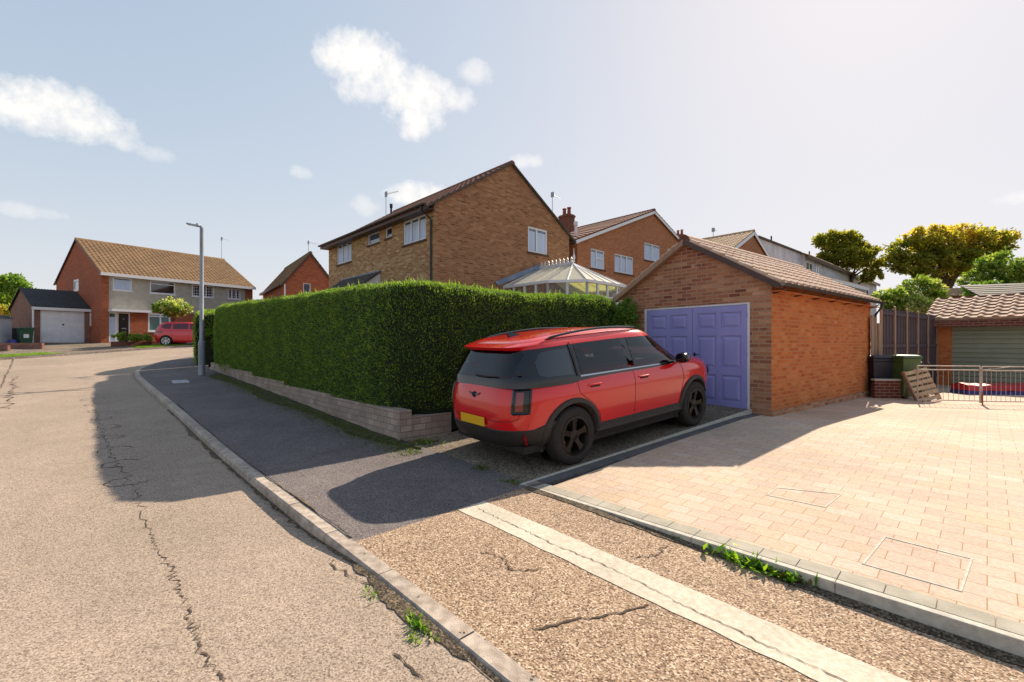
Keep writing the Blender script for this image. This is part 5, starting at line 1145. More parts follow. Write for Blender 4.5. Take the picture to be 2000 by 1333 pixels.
        mb.add(rows, [(i * 5 + j, i * 5 + j + 1, (i + 1) * 5 + j + 1, (i + 1) * 5 + j) for i in range(19) for j in range(4)]); mb.build('sill', 'cladding', car, smooth=True, uv=False)
        mb = MB(); mb.box(-.95, .98, sg * .70 - .1, sg * .70 + .1, .20, .30); mb.build('underbody', 'rubber', car, uv=False)
        # door shut lines, handles
        for pts in ([(-1.26, 1.045), (-1.25, .86), (-1.02, .70), (-.90, .56), (-.88, .46)], [(-.18, 1.045), (-.20, .46)], [(.98, 1.04), (1.0, .80), (.93, .60), (.91, .46)]):
            mb = MB(); Q = resample(pts, .04); mb.tube([lo.side(q.x, q.y, .0005, sg) for q in Q], .0035, 5); mb.build('door_gap', 'rubber', car, uv=False)
        for x in (-.98, .02):
            mb = MB(); mb.prism([lo.side(x + a, .925 + b, .004, sg) for a, b in ((-.10, .018), (.10, .018), (.08, -.022), (-.08, -.022))], (0, sg * .004, 0)); hd_ = mb.build('door_handle', 'rubber', car, uv=False)
            mb = MB(); c_ = [lo.side(x + a, .935, .018 * (1 - (a / .12) ** 4), sg) for a in np.linspace(-.115, .115, 9)]; mb.tube(c_, .012, 8); mb.build('grip', 'car_red', hd_, smooth=True, uv=False)
        # mirror
        mb = MB(); c_ = Vector((.86, sg * 1.0, 1.12)); L_ = []
        for i, (dx, ry, rz_, ) in enumerate(((-.06, .085, .062), (-.05, .10, .075), (0, .105, .08), (.05, .09, .07), (.085, .06, .045), (.10, .02, .015))):
            L_.append([(c_.x + dx, c_.y + ry * math.cos(a), c_.z + rz_ * math.sin(a)) for a in np.linspace(0, 2 * math.pi, 16, endpoint=False)])
        mb.add([p for r_ in L_ for p in r_], [(i * 16 + j, i * 16 + (j + 1) % 16, (i + 1) * 16 + (j + 1) % 16, (i + 1) * 16 + j) for i in range(5) for j in range(16)] + [tuple(range(16)), tuple(range(80, 96))]); mr = mb.build('mirror', 'gloss_black', car, smooth=True, uv=False)
        mb = MB(); mb.tube([(.9, sg * .86, 1.07), (.89, sg * .95, 1.08)], [.03, .025], 8); mb.build('mirror_stalk', 'gloss_black', mr, smooth=True, uv=False)
    # windscreen and cabin
    mb = MB(); patch(mb, lambda u, v: gh.end(u, v, .005, False), interp_cols(FW_, 24), 8); mb.build('windscreen', 'tint', car, smooth=True, uv=False)
    mb = MB(); mb.prism([(-2.02, -.70, 1.128), (-2.02, .70, 1.128), (1.05, .70, 1.128), (1.05, -.70, 1.128)], (0, 0, .01)); cab = mb.build('cabin_floor', 'cladding', car, uv=False)
    for x, sy in ((-.95, -.36), (-.95, .36), (-.02, -.38), (-.02, .38)):
        mb = MB(); mb.prism([(x - .12, sy - .24, 1.13), (x + .06, sy - .24, 1.13), (x - .05, sy - .21, 1.30), (x - .15, sy - .21, 1.30)], (0, .47, 0)); mb.prism([(x - .17, sy - .12, 1.31), (x - .07, sy - .12, 1.31), (x - .10, sy - .11, 1.46), (x - .17, sy - .11, 1.45)], (0, .24, 0)); mb.build('seat', 'cladding', cab, bevel=.03, uv=False)
    mb = MB(); mb.tube([(.55 + .08 * math.sin(a), .38 + .17 * math.cos(a), 1.15 + .15 * math.sin(a)) for a in np.linspace(0, 2 * math.pi, 20)], .014, 6); mb.build('steering_wheel', 'cladding', cab, uv=False)
    # rear window, plate, badge, wiper
    mb = MB(); patch(mb, lambda u, v: gh.end(u, v, .005), interp_cols([(-.63, 1.12, 1.42), (-.56, 1.09, 1.475), (.56, 1.09, 1.475), (.63, 1.12, 1.42)], 24), 8); rw = mb.build('rear_window', 'tint', car, smooth=True, uv=False)
    mb = MB(); mb.tube([gh.end(.02, 1.105, .02), gh.end(-.2, 1.10, .025), gh.end(-.42, 1.11, .02)], [.014, .010, .006], 6); mb.build('wiper', 'rubber', rw, uv=False)
    mb = MB()
    for sg in (-1, 1):
        mb.prism([lo.end(y, z, .004) for y, z in ((sg * .03, .885), (sg * .12, .905), (sg * .115, .893), (sg * .10, .886), (sg * .095, .877), (sg * .075, .872), (sg * .03, .866))], (-.008, 0, 0))
    cc = lo.end(0, .873, .0); mb.lathe([(0, cc.x - .016), (.030, cc.x - .016), (.038, cc.x - .008), (.038, cc.x + .01)], 20, 'x', origin=(0, 0, .873)); mb.build('badge', 'gloss_black', car, uv=False)
    mb = MB(); a = lo.end(0, .56, .02).x; mb.box(a - .008, a + .0, -.26, .26, .515, .625); mb.build('number_plate', 'plate_yellow', car, bevel=.003)
    # tailgate shut line
    for pts in ([(-.70, 1.03), (-.72, .80), (-.70, .64), (-.60, .60), (.60, .60), (.70, .64), (.72, .80), (.70, 1.03)],):
        mb = MB(); mb.tube([lo.end(q.x, q.y, .001) for q in resample(pts, .05)], .0035, 5); mb.build('tailgate_gap', 'rubber', car, uv=False)
    # tail lights: upright lozenges wrapping the corner
    for sg in (-1, 1):
        def P2(t, z, off): return lo.perim(math.pi - sg * -1 * 0 + 0, z, off)
        t0, t1 = .46, .72
        def pt(t, z, off=.006):      # t: angle measured from the car's tail
            return lo.perim(math.pi + t * (1 if sg < 0 else -1), z, off)
        mb = MB(); patch(mb, lambda u, v: pt(u, v, .010), [(u, .70, .965) for u in np.linspace(t0, t1, 10)], 6)
        for (ua, ub, za, zb) in ((t0, t1, .70, .70), (t0, t1, .965, .965), (t0, t0, .70, .965), (t1, t1, .70, .965)):
            mb.tube([pt(ua + (ub - ua) * q, za + (zb - za) * q, .008) for q in np.linspace(0, 1, 8)], .016, 6)
        tl = mb.build('tail_light', 'gloss_black', car, smooth=True, uv=False)
        mb = MB(); patch(mb, lambda u, v: pt(u, v, .022), [(u, .73, .94) for u in np.linspace(t0 + .05, t1 - .10, 6)], 4); mb.build('lens', 'lamp_red', tl, smooth=True, uv=False)
    # lower bumper cladding round the tail and nose
    for a0, a1, cut, nm in ((math.pi / 2 + .52, 3 * math.pi / 2 - .52, 1, 'rear_bumper'), (-math.pi / 2 + .52, math.pi / 2 - .52, 0, 'front_bumper')):
        mb = MB(); rows = []; A_ = np.linspace(a0, a1, 40)
        for a in A_:
            e_ = min(abs(a - a0), abs(a1 - a)); top = .50 if e_ > .28 else .50 + (.28 - e_) * .3
            rows += [lo.perim(a, z, o_) for z, o_ in ((top, .0), (top - .012, .014), (.38, .020), (.32, .016), (.26, .0), (.21, -.06))]
            rows[-1].z = .21
        mb.add(rows, [(i * 6 + j, i * 6 + j + 1, (i + 1) * 6 + j + 1, (i + 1) * 6 + j) for i in range(39) for j in range(5)]); mb.build(nm, 'cladding', car, smooth=True, uv=False)
    for sg in (-1, 1):
        mb = MB(); th_ = math.pi + (.62 if sg < 0 else -.62); mb.tube([lo.perim(th_, .44, .022), lo.perim(th_, .33, .028)], .022, 8); mb.build('reflector', 'lamp_red', car, uv=False)
        mb = MB(); P_ = lo.end(sg * .60, .80, .004, False); mb.lathe([(0, P_.x + .05), (.07, P_.x + .045), (.10, P_.x + .01), (.11, P_.x - .05)], 24, 'x', origin=(0, P_.y, P_.z)); mb.build('headlight', 'chrome', car, smooth=True, uv=False)
    # shark fin
    mb = MB(); mb.prism([(-1.60, -.03, 1.60), (-1.42, -.02, 1.625), (-1.56, -.006, 1.672), (-1.63, -.008, 1.672)], (0, .05, 0)); mb.build('antenna_fin', 'gloss_black', roof, smooth=True, uv=False)
    for x in (-1.345, 1.345):
        for sg in (-1, 1): wheel(car, x, sg * (.905 - .115), .352, .23, sg, rot=.25 if x > 0 else .05)
    # wheel wells
    mb = MB()
    for x in (-1.345, 1.345): mb.lathe([(.385, -.60), (.385, .60)], 24, 'y', origin=(x, 0, zc))
    mb.build('wheel_well', 'rubber', car, uv=False); mb = MB(); mb.box(-2.0, 1.95, -.72, .72, .22, .30); mb.build('floor_pan', 'rubber', car, uv=False)
    # the roof and glass fall gently towards the tail
    def warp(o):
        if o.type == 'MESH' and o.name.split('.')[0] in ('pillars', 'roof', 'spoiler', 'side_window', 'rear_window', 'roof_rail', 'antenna_fin', 'belt_trim'):
            for v in o.data.vertices:
                t = max(0, (-.35 - v.co.x) / 1.65) ** 1.6; h = max(0, (v.co.z - 1.09) / .50); v.co.z -= .095 * t * min(1.1, h)
        for c in o.children: warp(c)
    bpy.context.view_layer.update(); warp(car)
    return car
big_car()
def small_car(x, y, ang, z):
    car = empty('parked_car', 'small crimson hatchback with silver wheels parked across the road beside the hedge', 'car', (x, y, z), ang)
    lo = Shell([(.22, .76, -1.75, 1.75), (.32, .82, -1.86, 1.86), (.55, .85, -1.93, 1.93), (.75, .85, -1.92, 1.90), (.90, .835, -1.87, 1.78), (.98, .80, -1.82, 1.55), (1.03, .74, -1.76, 1.3)], 4)
    b = lo.mesh([.22, .27, .32, .43, .55, .65, .75, .83, .90, .95, .98, 1.0, 1.03], 72, .02).build('body', 'car_crimson', car, smooth=True, uv=False); cut_arches(b, (-1.2, 1.25), .35, .30, .85)
    gh = Shell([(.90, .80, -1.84, 1.45), (1.02, .78, -1.80, 1.22), (1.20, .73, -1.70, .80), (1.36, .665, -1.58, .42), (1.45, .60, -1.46, .15)], 5)
    gh.mesh([.90, .96, 1.02, 1.11, 1.20, 1.28, 1.36, 1.41, 1.45], 72, .03).build('cabin', 'car_crimson', car, smooth=True, uv=False)
    for sg in (-1, 1):
        for pts in ([(-1.45, 1.10, 1.22), (-1.25, 1.04, 1.33), (-.95, 1.02, 1.35)], [(-.86, 1.02, 1.35), (-.08, 1.02, 1.38)], [(.0, 1.02, 1.38), (.25, 1.02, 1.36), (.85, 1.03, 1.08)]):
            mb = MB(); patch(mb, lambda u, v: gh.side(u, v, .006, sg), interp_cols(pts, 8), 4); mb.build('side_window', 'tint', car, smooth=True, uv=False)
        mb = MB(); patch(mb, lambda u, v: lo.perim(math.pi + u * (1 if sg < 0 else -1), v, .01), [(u, .78, .95) for u in np.linspace(.45, 1.0, 6)], 3); mb.build('tail_light', 'lamp_red', car, smooth=True, uv=False)
        mb = MB(); mb.box(.62, .80, sg * .86 - .09, sg * .86 + .09, 1.0, 1.12); mb.build('mirror', 'car_crimson', car, bevel=.03, uv=False)
        for px_ in (-.9, -.02, .95): mb = MB(); mb.tube([lo.side(px_, z_, .001, sg) for z_ in (.35, .6, .8, .95)], .005, 5); mb.build('door_gap', 'rubber', car, uv=False)
        for xx in (-1.2, 1.25): wheel(car, xx, sg * .755, .30, .19, sg, 6, 'alloy_silver', False, .70)
    mb = MB(); patch(mb, lambda u, v: gh.end(u, v, .006), interp_cols([(-.55, 1.08, 1.33), (.55, 1.08, 1.33)], 12), 4); mb.build('rear_window', 'tint', car, smooth=True, uv=False)
    mb = MB()
    for xx in (-1.2, 1.25): mb.lathe([(.34, -.6), (.34, .6)], 20, 'y', origin=(xx, 0, .30))
    mb.build('wheel_well', 'rubber', car, uv=False)
q = (-20.0, 28.6); small_car(q[0], q[1], math.atan2(.36, .93), zroad(*q))
# ================================================================== FURNISHINGS
# ---------------- boarded fence between the two garages, with its posts and one rail
fa = Vector((9.93, 12.28)); fb = Vector((14.56, 15.63)); fdir = (fb - fa).normalized(); fl = (fb - fa).length; fg = .12
t = empty('fence', 'tall dark boarded timber fence with pale posts between the two garages', 'fence', (fa.x, fa.y, fg), math.atan2(fdir.y, fdir.x))
n = 5
for i in range(n + 1):
    x = fl * i / n; mb = MB(); mb.box(x - .05, x + .05, -.035, 0, -.3, 2.50 - .02 * i); mb.prism([(x - .055, -.04, 2.50 - .02 * i), (x + .055, -.04, 2.50 - .02 * i), (x + .055, 0, 2.54 - .02 * i), (x - .055, 0, 2.54 - .02 * i)], (0, 0, .01)); mb.build('post', 'timber_post', t)
mb = MB(); k = int(fl / .125)
for i in range(k): mb.box(i * fl / k, (i + 1) * fl / k - .008, .002 + .012 * (i % 2), .02 + .012 * (i % 2), 0, 2.42)
mb.build('board_panel', 'timber', t)
for i in range(n):
    for z in (.35, 1.35, 2.25):
        mb = MB(); mb.box(fl * i / n + .057, fl * (i + 1) / n - .057, -.028, -.002, z, z + .09); mb.build('rail', 'timber', t)
mb = MB(); mb.box(-.34, -.12, -.06, -.0, -.1, 2.0); mb.box(-.75, -.35, -.02, .0, -.1, 2.2); mb.box(-.12, -.062, -.065, -.0, -.1, 1.98); mb.build('gate_post', 'timber_post', t)
# ---------------- low brick bin wall with pale coping
def at_d(px, py, d): return Vector(((px - 1000) / 890 * d, d, EYE + (670 - py) / 890 * d))
bw = at_d(1709, 776, 11.5); bd = Vector((.87, -.49)).normalized(); rzb = math.atan2(-.10, 1)
t = empty('bin_wall', 'low dark brick wall with pale coping in front of the black wheelie bin', 'wall', (bw.x, bw.y, .2), rzb)
mb = MB(); mb.box(0, .62, 0, .11, -.3, .44); mb.build('brickwork', 'dark_brick', t); mb = MB(); mb.box(-.02, .66, -.02, .13, .442, .49); mb.build('coping', 'edging', t, bevel=.008)
mb = MB(); mb.box(.662, .74, -.05, .06, -.2, .99); mb.build('end_post', 'brown_trim', t)
# ---------------- wheelie bins
def wheelie(x, y, z, rz, m, label, h=1.06, w_=.56, lid=None, loc_group=None):
    t = empty('wheelie_bin', label, 'bin', (x, y, z), rz, loc_group); b = w_ / 2
    mb = MB(); v = []
    for zz_, k in ((.06, .80), (.5, .90), (h - .12, 1.0), (h - .10, 1.06), (h - .04, 1.06)): v += [(-b * k, -b * k * 1.1, zz_), (b * k, -b * k * 1.1, zz_), (b * k, b * k * 1.1, zz_), (-b * k, b * k * 1.1, zz_)]
    mb.add(v, [(4 * i + j, 4 * i + (j + 1) % 4, 4 * i + 4 + (j + 1) % 4, 4 * i + 4 + j) for i in range(4) for j in range(4)] + [(3, 2, 1, 0), (16, 17, 18, 19)]); mb.build('body', m, t, bevel=.012)
    mb = MB(); v = []
    for zz_, k in ((h - .035, 1.10), (h - .01, 1.12), (h + .03, 1.0), (h + .045, .7)): v += [(-b * k, -b * k * 1.12, zz_), (b * k, -b * k * 1.12, zz_), (b * k, b * k * 1.12, zz_), (-b * k, b * k * 1.12, zz_)]
    mb.add(v, [(4 * i + j, 4 * i + (j + 1) % 4, 4 * i + 4 + (j + 1) % 4, 4 * i + 4 + j) for i in range(3) for j in range(4)] + [(3, 2, 1, 0), (12, 13, 14, 15)]); mb.build('lid', lid or m, t, bevel=.01)
    mb = MB(); mb.tube([(-b * .8, b * 1.26, h - .06), (b * .8, b * 1.26, h - .06)], .018, 8); mb.build('handle', m, t)
    for sx in (-1, 1): mb = MB(); mb.lathe([(0, -.03), (.1, -.03), (.1, .03), (0, .03)], 18, 'x', origin=(sx * b * .82, b * .85, .1)); mb.build('wheel', 'rubber', t)
    return t
wheelie(bw.x + .42, bw.y + .46, .17, rzb, 'bin_black', 'black wheelie bin behind the low brick wall beside the garage')
gb_ = at_d(1784, 776, 11.3); wheelie(gb_.x, gb_.y + .30, .19, rzb + .15, 'bin_green', 'olive green wheelie bin between the low brick wall and the pallet', 1.06, .46)
# rubbish sack / plant pot on the bins
mb = MB()
for i in range(26):
    a = rng.uniform(0, 6.28); r = rng.uniform(.0, .2); mb.tube([(r * math.cos(a), r * math.sin(a), .0), (r * math.cos(a) * 1.3, r * math.sin(a) * 1.3, rng.uniform(.06, .17))], [.05, .02], 6)
pq = at_d(1808, 702, 11.9); 
t = empty('plant_pot', 'dark pot of dead stems standing on a pallet stack by the green bin', 'plant pot', (pq.x + .05, pq.y + .3, .15)); mb2 = MB(); mb2.lathe([(0, 0), (.16, 0), (.19, .72), (.22, .74), (.22, .84), (.19, .84), (.17, .78), (0, .78)], 18); mb2.build('pot', 'brown_trim', t, smooth=True)
o = mb.build('stems', 'brown_trim', t); o.location = (0, 0, .8)
# pallet leaning against them
pb = at_d(1822, 772, 10.9); t = empty('pallet', 'pale slatted wooden pallet leaning beside the green bin', 'pallet', (pb.x - .10, pb.y, .19), rot=(R(-16), R(-14), rzb))
for i in range(6): mb = MB(); mb.box(-.22, .30, -.012, .012, .03 + i * .135, .115 + i * .135); mb.build('slat', 'pallet_wood', t)
for x in (-.20, .04, .28): mb = MB(); mb.box(x - .03, x + .03, .013, .09, .0, .82); mb.build('bearer', 'timber_post', t)
# rubble at the foot
for i, (px, py, s) in enumerate(((1800, 782, .09), (1812, 776, .07), (1806, 786, .06))):
    q = at_z(px, py, zpaving); mb = MB(); pts = [Vector(rng.normal(0, 1, 3)).normalized() * s * rng.uniform(.7, 1.1) for _ in range(14)]
    bm = bmesh.new(); [bm.verts.new(p) for p in pts]; bmesh.ops.convex_hull(bm, input=bm.verts); me = bpy.data.meshes.new('rubble'); bm.to_mesh(me); bm.free(); me.materials.append(M['pallet_wood']); o = bpy.data.objects.new('stone', me); C.objects.link(o); o.location = (q[0], q[1], zpaving(*q) + s * .5)
    tag(o, 'small pale lump of rubble on the paving below the slatted pallet', 'stone', 'lumps of rubble below the pallet')
# ---------------- low metal gates across the drive
def gate(ax_, ay_, bx_, by_, label, h=.83, rust_=False):
    a = Vector((ax_, ay_)); b = Vector((bx_, by_)); L_ = (b - a).length; d = (b - a) / L_; z0 = zpaving(ax_, ay_) + .03
    t = empty('gate', label, 'gate', (a.x, a.y, z0), math.atan2(d.y, d.x), 'low metal gates across the paving')
    mb = MB()
    for z in (.04, h - .09, h): mb.tube([(0, 0, z), (L_, 0, z + .0)], .012, 8)
    mb.tube([(0, 0, 0), (0, 0, h)], .014, 8); mb.tube([(L_, 0, 0), (L_, 0, h)], .014, 8); mb.build('gate_frame', 'steel_rail', t, smooth=True)
    mb = MB(); k = int(L_ / .095)
    for i in range(1, k): mb.tube([(L_ * i / k, 0, .04), (L_ * i / k, 0, h - .09)], .0045, 5)
    mb.build('bars', 'steel_rail', t)
    return t
pA = at_d(1792, 785, 10.6); pB = at_d(1914, 792, 10.35); pC = at_d(2060, 795, 10.2)
gate(pA.x, pA.y, pB.x, pB.y, 'low thin barred metal gate leaf next to the pallet')
g_ = gate(pB.x + .03, pB.y - .01, pC.x, pC.y, 'low thin barred metal gate leaf reaching past the green roller door')
mb = MB(); mb.tube([(0, -.02, -.03), (0.0, -.02, .25)], .012, 8); mb.tube([(0, -.02, -.03), (.12, -.25, -.04)], .008, 6); mb.build('drop_bolt', 'rust', g_)
mb = MB(); mb.tube([(.0, -.03, .75), (.55, -.05, .83)], .009, 6); mb.build('latch_bar', 'steel_rail', g_)
# ---------------- long low cover lying before the green door
q0 = at_d(1838, 752, 12.9); t = empty('cover', 'long low red and blue cover lying in front of the green roller door', 'cover', (q0.x, q0.y, .16), math.atan2(-.08, 1))
mb = MB(); k = 24; prof = [(-.25, .0), (-.27, .12), (-.2, .2)]
vs_ = []
for i in range(k + 1):
    x = .45 + 2.6 * i / k; dz = .012 * math.sin(i * 1.7); vs_ += [(x, -.27, .0), (x, -.29, .11 + dz), (x, .25, .11 + dz), (x, .27, 0)]
mb.add(vs_, [(4 * i + j, 4 * i + j + 1, 4 * i + 5 + j, 4 * i + 4 + j) for i in range(k) for j in range(3)] + [(0, 1, 2, 3), tuple(range(4 * k, 4 * k + 4))[::-1]]); mb.build('skirt', 'blue_plastic', t, smooth=True)
mb = MB(); vs_ = []
for i in range(k + 1):
    x = .47 + 2.6 * i / k; dz = .014 * math.sin(i * 1.3 + 1); vs_ += [(x, -.285, .113 + dz), (x, -.27, .26 + dz), (x, 0, .31 + dz), (x, .25, .26 + dz), (x, .265, .113)]
mb.add(vs_, [(5 * i + j, 5 * i + j + 1, 5 * i + 6 + j, 5 * i + 5 + j) for i in range(k) for j in range(4)] + [(0, 1, 2, 3, 4), tuple(range(5 * k, 5 * k + 5))[::-1]]); mb.build('top', 'red_plastic', t, smooth=True)
# ================================================================== TREES AND PLANTS
def crown(name, parent, blobs, n, Ls, Ws, mats, clump=.16, shade=True, core=.35):
    """blobs: (x, y, z, rx, ry, rz); leaf clumps through each volume, thinner inside, with gaps"""
    vol = np.array([b[3] * b[4] * b[5] for b in blobs]) ** .75; vol /= vol.sum(); P = []; Dn = []
    for b, f in zip(blobs, vol):
        k = int(n * f); nc = max(6, k // 45); u = rng.normal(0, 1, (nc, 3)); u /= np.linalg.norm(u, axis=1)[:, None]; r = rng.uniform(core, 1.0, (nc, 1)) ** .6; cc = u * r * np.array(b[3:6]) + np.array(b[:3])
        sc = rng.uniform(.5, 1.5, nc); ii = rng.integers(0, nc, k); s_ = clump * (b[3] + b[5]) / 2 * sc[ii][:, None]; off = rng.normal(0, 1, (k, 3)) * s_ * np.array([1, 1, .7]); P.append(cc[ii] + off); Dn.append(u[ii] + off / (s_ + 1e-6) * .5)
    P = np.vstack(P); Dn = np.vstack(Dn); D = Dn * .6 + rng.normal(0, .7, P.shape); D /= np.linalg.norm(D, axis=1)[:, None]; m_ = len(P)
    cl = rng.normal(0, .8, m_)
    for q in range(6): w_ = rng.normal(0, 1, 3) * 2.2 / max(.5, np.mean([b[3] for b in blobs])); cl += .45 * np.sin(P @ w_ + rng.uniform(0, 6))
    idx = np.clip(np.digitize(cl, [-.3, .9]), 0, len(mats) - 1)
    leafmesh(name, P, D, rng.normal(0, 1, P.shape) + Dn, Ls * rng.uniform(.6, 1.4, m_), Ws * rng.uniform(.7, 1.3, m_), mats, parent, idx)
def trunk_limbs(parent, base_r, h, targets, m='bark', lean=(0, 0), forks=.45):
    mb = MB(); P_ = [Vector((lean[0] * t, lean[1] * t, h * t)) + Vector((rng.normal(0, .04), rng.normal(0, .04), 0)) * (h * .1 if 0 < t < 1 else 0) for t in np.linspace(0, 1, 6)]
    mb.tube(P_, [base_r * (1.35 if i == 0 else 1 - .09 * i) for i in range(6)], 10)
    for q, tg in enumerate(targets):
        s = P_[-1 if q % 2 else -2]; e = Vector(tg); mid = s.lerp(e, .45) + Vector((0, 0, .12 * (e - s).length)) + Vector(rng.normal(0, .05, 3)) * (e - s).length
        mb.tube([s, s.lerp(mid, .5), mid, mid.lerp(e, .6), e], [base_r * .5, base_r * .42, base_r * .30, base_r * .17, base_r * .06], 7)
        for k in range(3):
            a = mid.lerp(e, rng.uniform(0, .7)); b = a + Vector(rng.normal(0, 1, 3)).normalized() * (e - s).length * .35; mb.tube([a, a.lerp(b, .5) + Vector((0, 0, .05)), b], [base_r * .16, base_r * .09, base_r * .03], 5)
    mb.build('trunk', m, parent, smooth=True, uv=False)
def tree(label, px, d, g, blobs_px, n, Ls, mats, base_r, hf=.5, name='oak_tree', clump=.15, group=None, cat='tree', core=.35):
    """blobs_px: (px, py, rpx, rpy) measured on the photograph at this tree's distance, turned into metres round its trunk"""
    x0 = (px - 1000) / 890 * d; t = empty(name, label, cat, (x0, d, g), 0, group); bl = []
    for (bx, by, rx, ry) in blobs_px:
        X = (bx - 1000) / 890 * d - x0; Z = EYE + (670 - by) / 890 * d - g; rX = rx / 890 * d; rZ = ry / 890 * d; bl.append((X, rng.uniform(-.4, .4) * rX, Z, rX, rX * .9, rZ))
    top = min(b[2] - b[5] * .5 for b in bl); trunk_limbs(t, base_r, max(.3, top * hf + 1e-3), [(b[0] * .8, b[1], b[2]) for b in bl])
    crown('crown', t, bl, n, Ls, Ls * .62, mats, clump, core=core); return t
oak = ['oak_a', 'oak_b', 'oak_c']
tree('large spreading oak with golden green crown and visible trunk, above the far garage', 1846, 46, 3.5, [(1780, 490, 40, 26), (1810, 468, 40, 22), (1860, 470, 46, 26), (1915, 478, 44, 26), (1950, 478, 26, 18), (1770, 520, 30, 16), (1830, 510, 44, 24), (1890, 512, 36, 20), (1870, 535, 24, 12), (1800, 540, 24, 10), (1740, 510, 14, 8), (1965, 462, 12, 8)], 22000, .30, oak, .42, .75, clump=.12)
tree('smaller dark oak standing behind the white terrace roofs', 1650, 50, 4, [(1620, 470, 28, 17), (1650, 472, 30, 18), (1685, 495, 26, 18), (1650, 505, 34, 20), (1705, 515, 20, 14), (1615, 500, 20, 14), (1700, 540, 18, 10), (1728, 512, 10, 10)], 14000, .30, ['oak_a', 'oak_b', 'oak_a'], .35, .6, clump=.12)
tree('light green willowy tree with two pale crowns beside the large oak', 1935, 36, 3, [(1935, 520, 28, 22), (1915, 545, 26, 14), (1980, 530, 30, 20), (1960, 555, 26, 10), (1995, 520, 18, 14)], 6000, .26, ['lime_a', 'lime_b', 'lime_b'], .16, .5, name='tree')
tree('pale variegated bushy tree just behind the boarded fence', 1772, 18.5, .3, [(1800, 565, 32, 20), (1765, 585, 28, 18), (1725, 575, 30, 8), (1825, 590, 18, 24), (1785, 600, 30, 18), (1745, 600, 20, 10)], 7000, .13, ['lime_a', 'lime_b', 'lime_c'], .09, .4, name='tree')
tree('small dark green conifer bush at the foot of the large oak', 1925, 33, 3, [(1925, 562, 22, 10), (1900, 568, 14, 8)], 1800, .22, ['leaf_a', 'leaf_b'], .1, .3, name='bush', cat='bush')
tree('rounded dark green tree beyond the brick garage roof, cut by the frame', 15, 48, 1.7, [(25, 562, 28, 22), (0, 570, 34, 28), (45, 580, 20, 16), (-30, 575, 30, 24), (20, 585, 40, 16)], 7000, .42, ['leaf_a', 'leaf_b', 'leaf_c'], .4, .5, name='tree', core=.5, clump=.13)
tree('small pale ornamental tree in front of the rendered house', 338, 28.3, 1.6, [(312, 600, 16, 11), (338, 596, 20, 12), (360, 602, 14, 10), (330, 608, 22, 7)], 3600, .16, ['lime_a', 'lime_b', 'lime_c'], .07, .8, name='tree')
tree('low shrub row over the brick planter by the black front door', 262, 27.2, 1.55, [(240, 658, 12, 7), (262, 659, 14, 7), (280, 660, 10, 6)], 1700, .12, ['lime_a', 'lime_b', 'leaf_b'], .03, .3, name='bush', cat='bush', core=.1)
tree('dark rounded shrub at the garage corner where the hedge ends', 1224, 10.5, .2, [(1222, 618, 17, 32), (1226, 660, 18, 30), (1226, 700, 16, 24)], 5200, .07, ['leaf_a', 'leaf_a', 'leaf_b'], .03, .3, name='shrub', cat='shrub', core=.25, clump=.2)
tree('distant pale bush seen past the end of the brick garage', 12, 36, 1.6, [(10, 606, 22, 8), (-20, 604, 20, 10)], 1500, .3, ['lime_b', 'oak_c'], .1, .3, name='bush', cat='bush')
tree('tall thin dark trunked shrub rising behind the far garage ridge', 1846, 22, 1.2, [(1842, 560, 4, 30)], 160, .2, ['oak_a'], .05, .9, name='shrub', cat='shrub')
# planter wall and brick edgings across the road
def low_wall(label, p, q, h, m='plum_brick', th=.12, z=None):
    p = Vector(p); q = Vector(q); d = (q - p); mb = MB(); n_ = Vector((-d.y, d.x)).normalized() * th; zz_ = zfar(p.x, p.y) if z is None else z
    mb.prism([(x.x, x.y, zz_ - .3) for x in (p, q, q + n_, p + n_)], (0, 0, .3 + h)); tag(mb.build('planter_wall', m), label, 'wall', 'low brick edging walls across the road')
low_wall('low brown planter wall under the shrubs by the rendered house', (-23.3, 26.5), (-21.2, 29.7), .32, 'dark_brick')
low_wall('low brown edging wall in front of the brick garage bins', (-29.0, 25.8), (-26.2, 25.4), .30)
low_wall('lower second step of the edging wall by the grass verge', (-32.5, 25.2), (-26.9, 24.3), .22)
# bins and shed at the left of the garage over the road
q = at_d(49, 668, 28.0); wheelie(q.x, q.y, 1.45, 1.0, 'bin_dark_green', 'dark green wheelie bin with white mark beside the distant brick garage', 1.05, .62)
mb = MB(); mb.box(-.13, .1, -.372, -.362, .45, .68); 
o = mb.build('sticker', 'upvc', bpy.data.objects[[x.name for x in bpy.data.objects if x.get('label', '').startswith('dark green wheelie')][0]]); 
q = at_d(30, 668, 28.6); wheelie(q.x, q.y, 1.45, 1.0, 'bin_black', 'black wheelie bin behind the dark green one by the distant garage', 1.05, .6)
sh_ = at_d(-8, 672, 27.0); t = empty('shed', 'small pale grey metal shed with curved dark roof edge at the frame edge', 'shed', (sh_.x - 1.2, sh_.y, 1.42), .3)
mb = MB(); mb.box(-.9, 1.15, -.9, .9, 0, 1.72); mb.build('wall', 'white_render', t); mb = MB(); mb.prism([(-1.0, -1, 1.72), (1.25, -1, 1.70), (.9, -1, 1.86), (.1, -1, 1.98), (-.7, -1, 1.88)], (0, 2, 0)); mb.build('roof', 'tile_dark', t)
q = at_d(25, 672, 27.6)
mb = MB(); mb.lathe([(0, 0), (.22, 0), (.27, .12), (.2, .3), (.06, .36), (0, .36)], 14); o = mb.build('sack', 'blue_plastic', smooth=True); o.location = (q.x, q.y, 1.45); tag(o, 'small dark blue sack on the ground between shed and bins', 'sack')
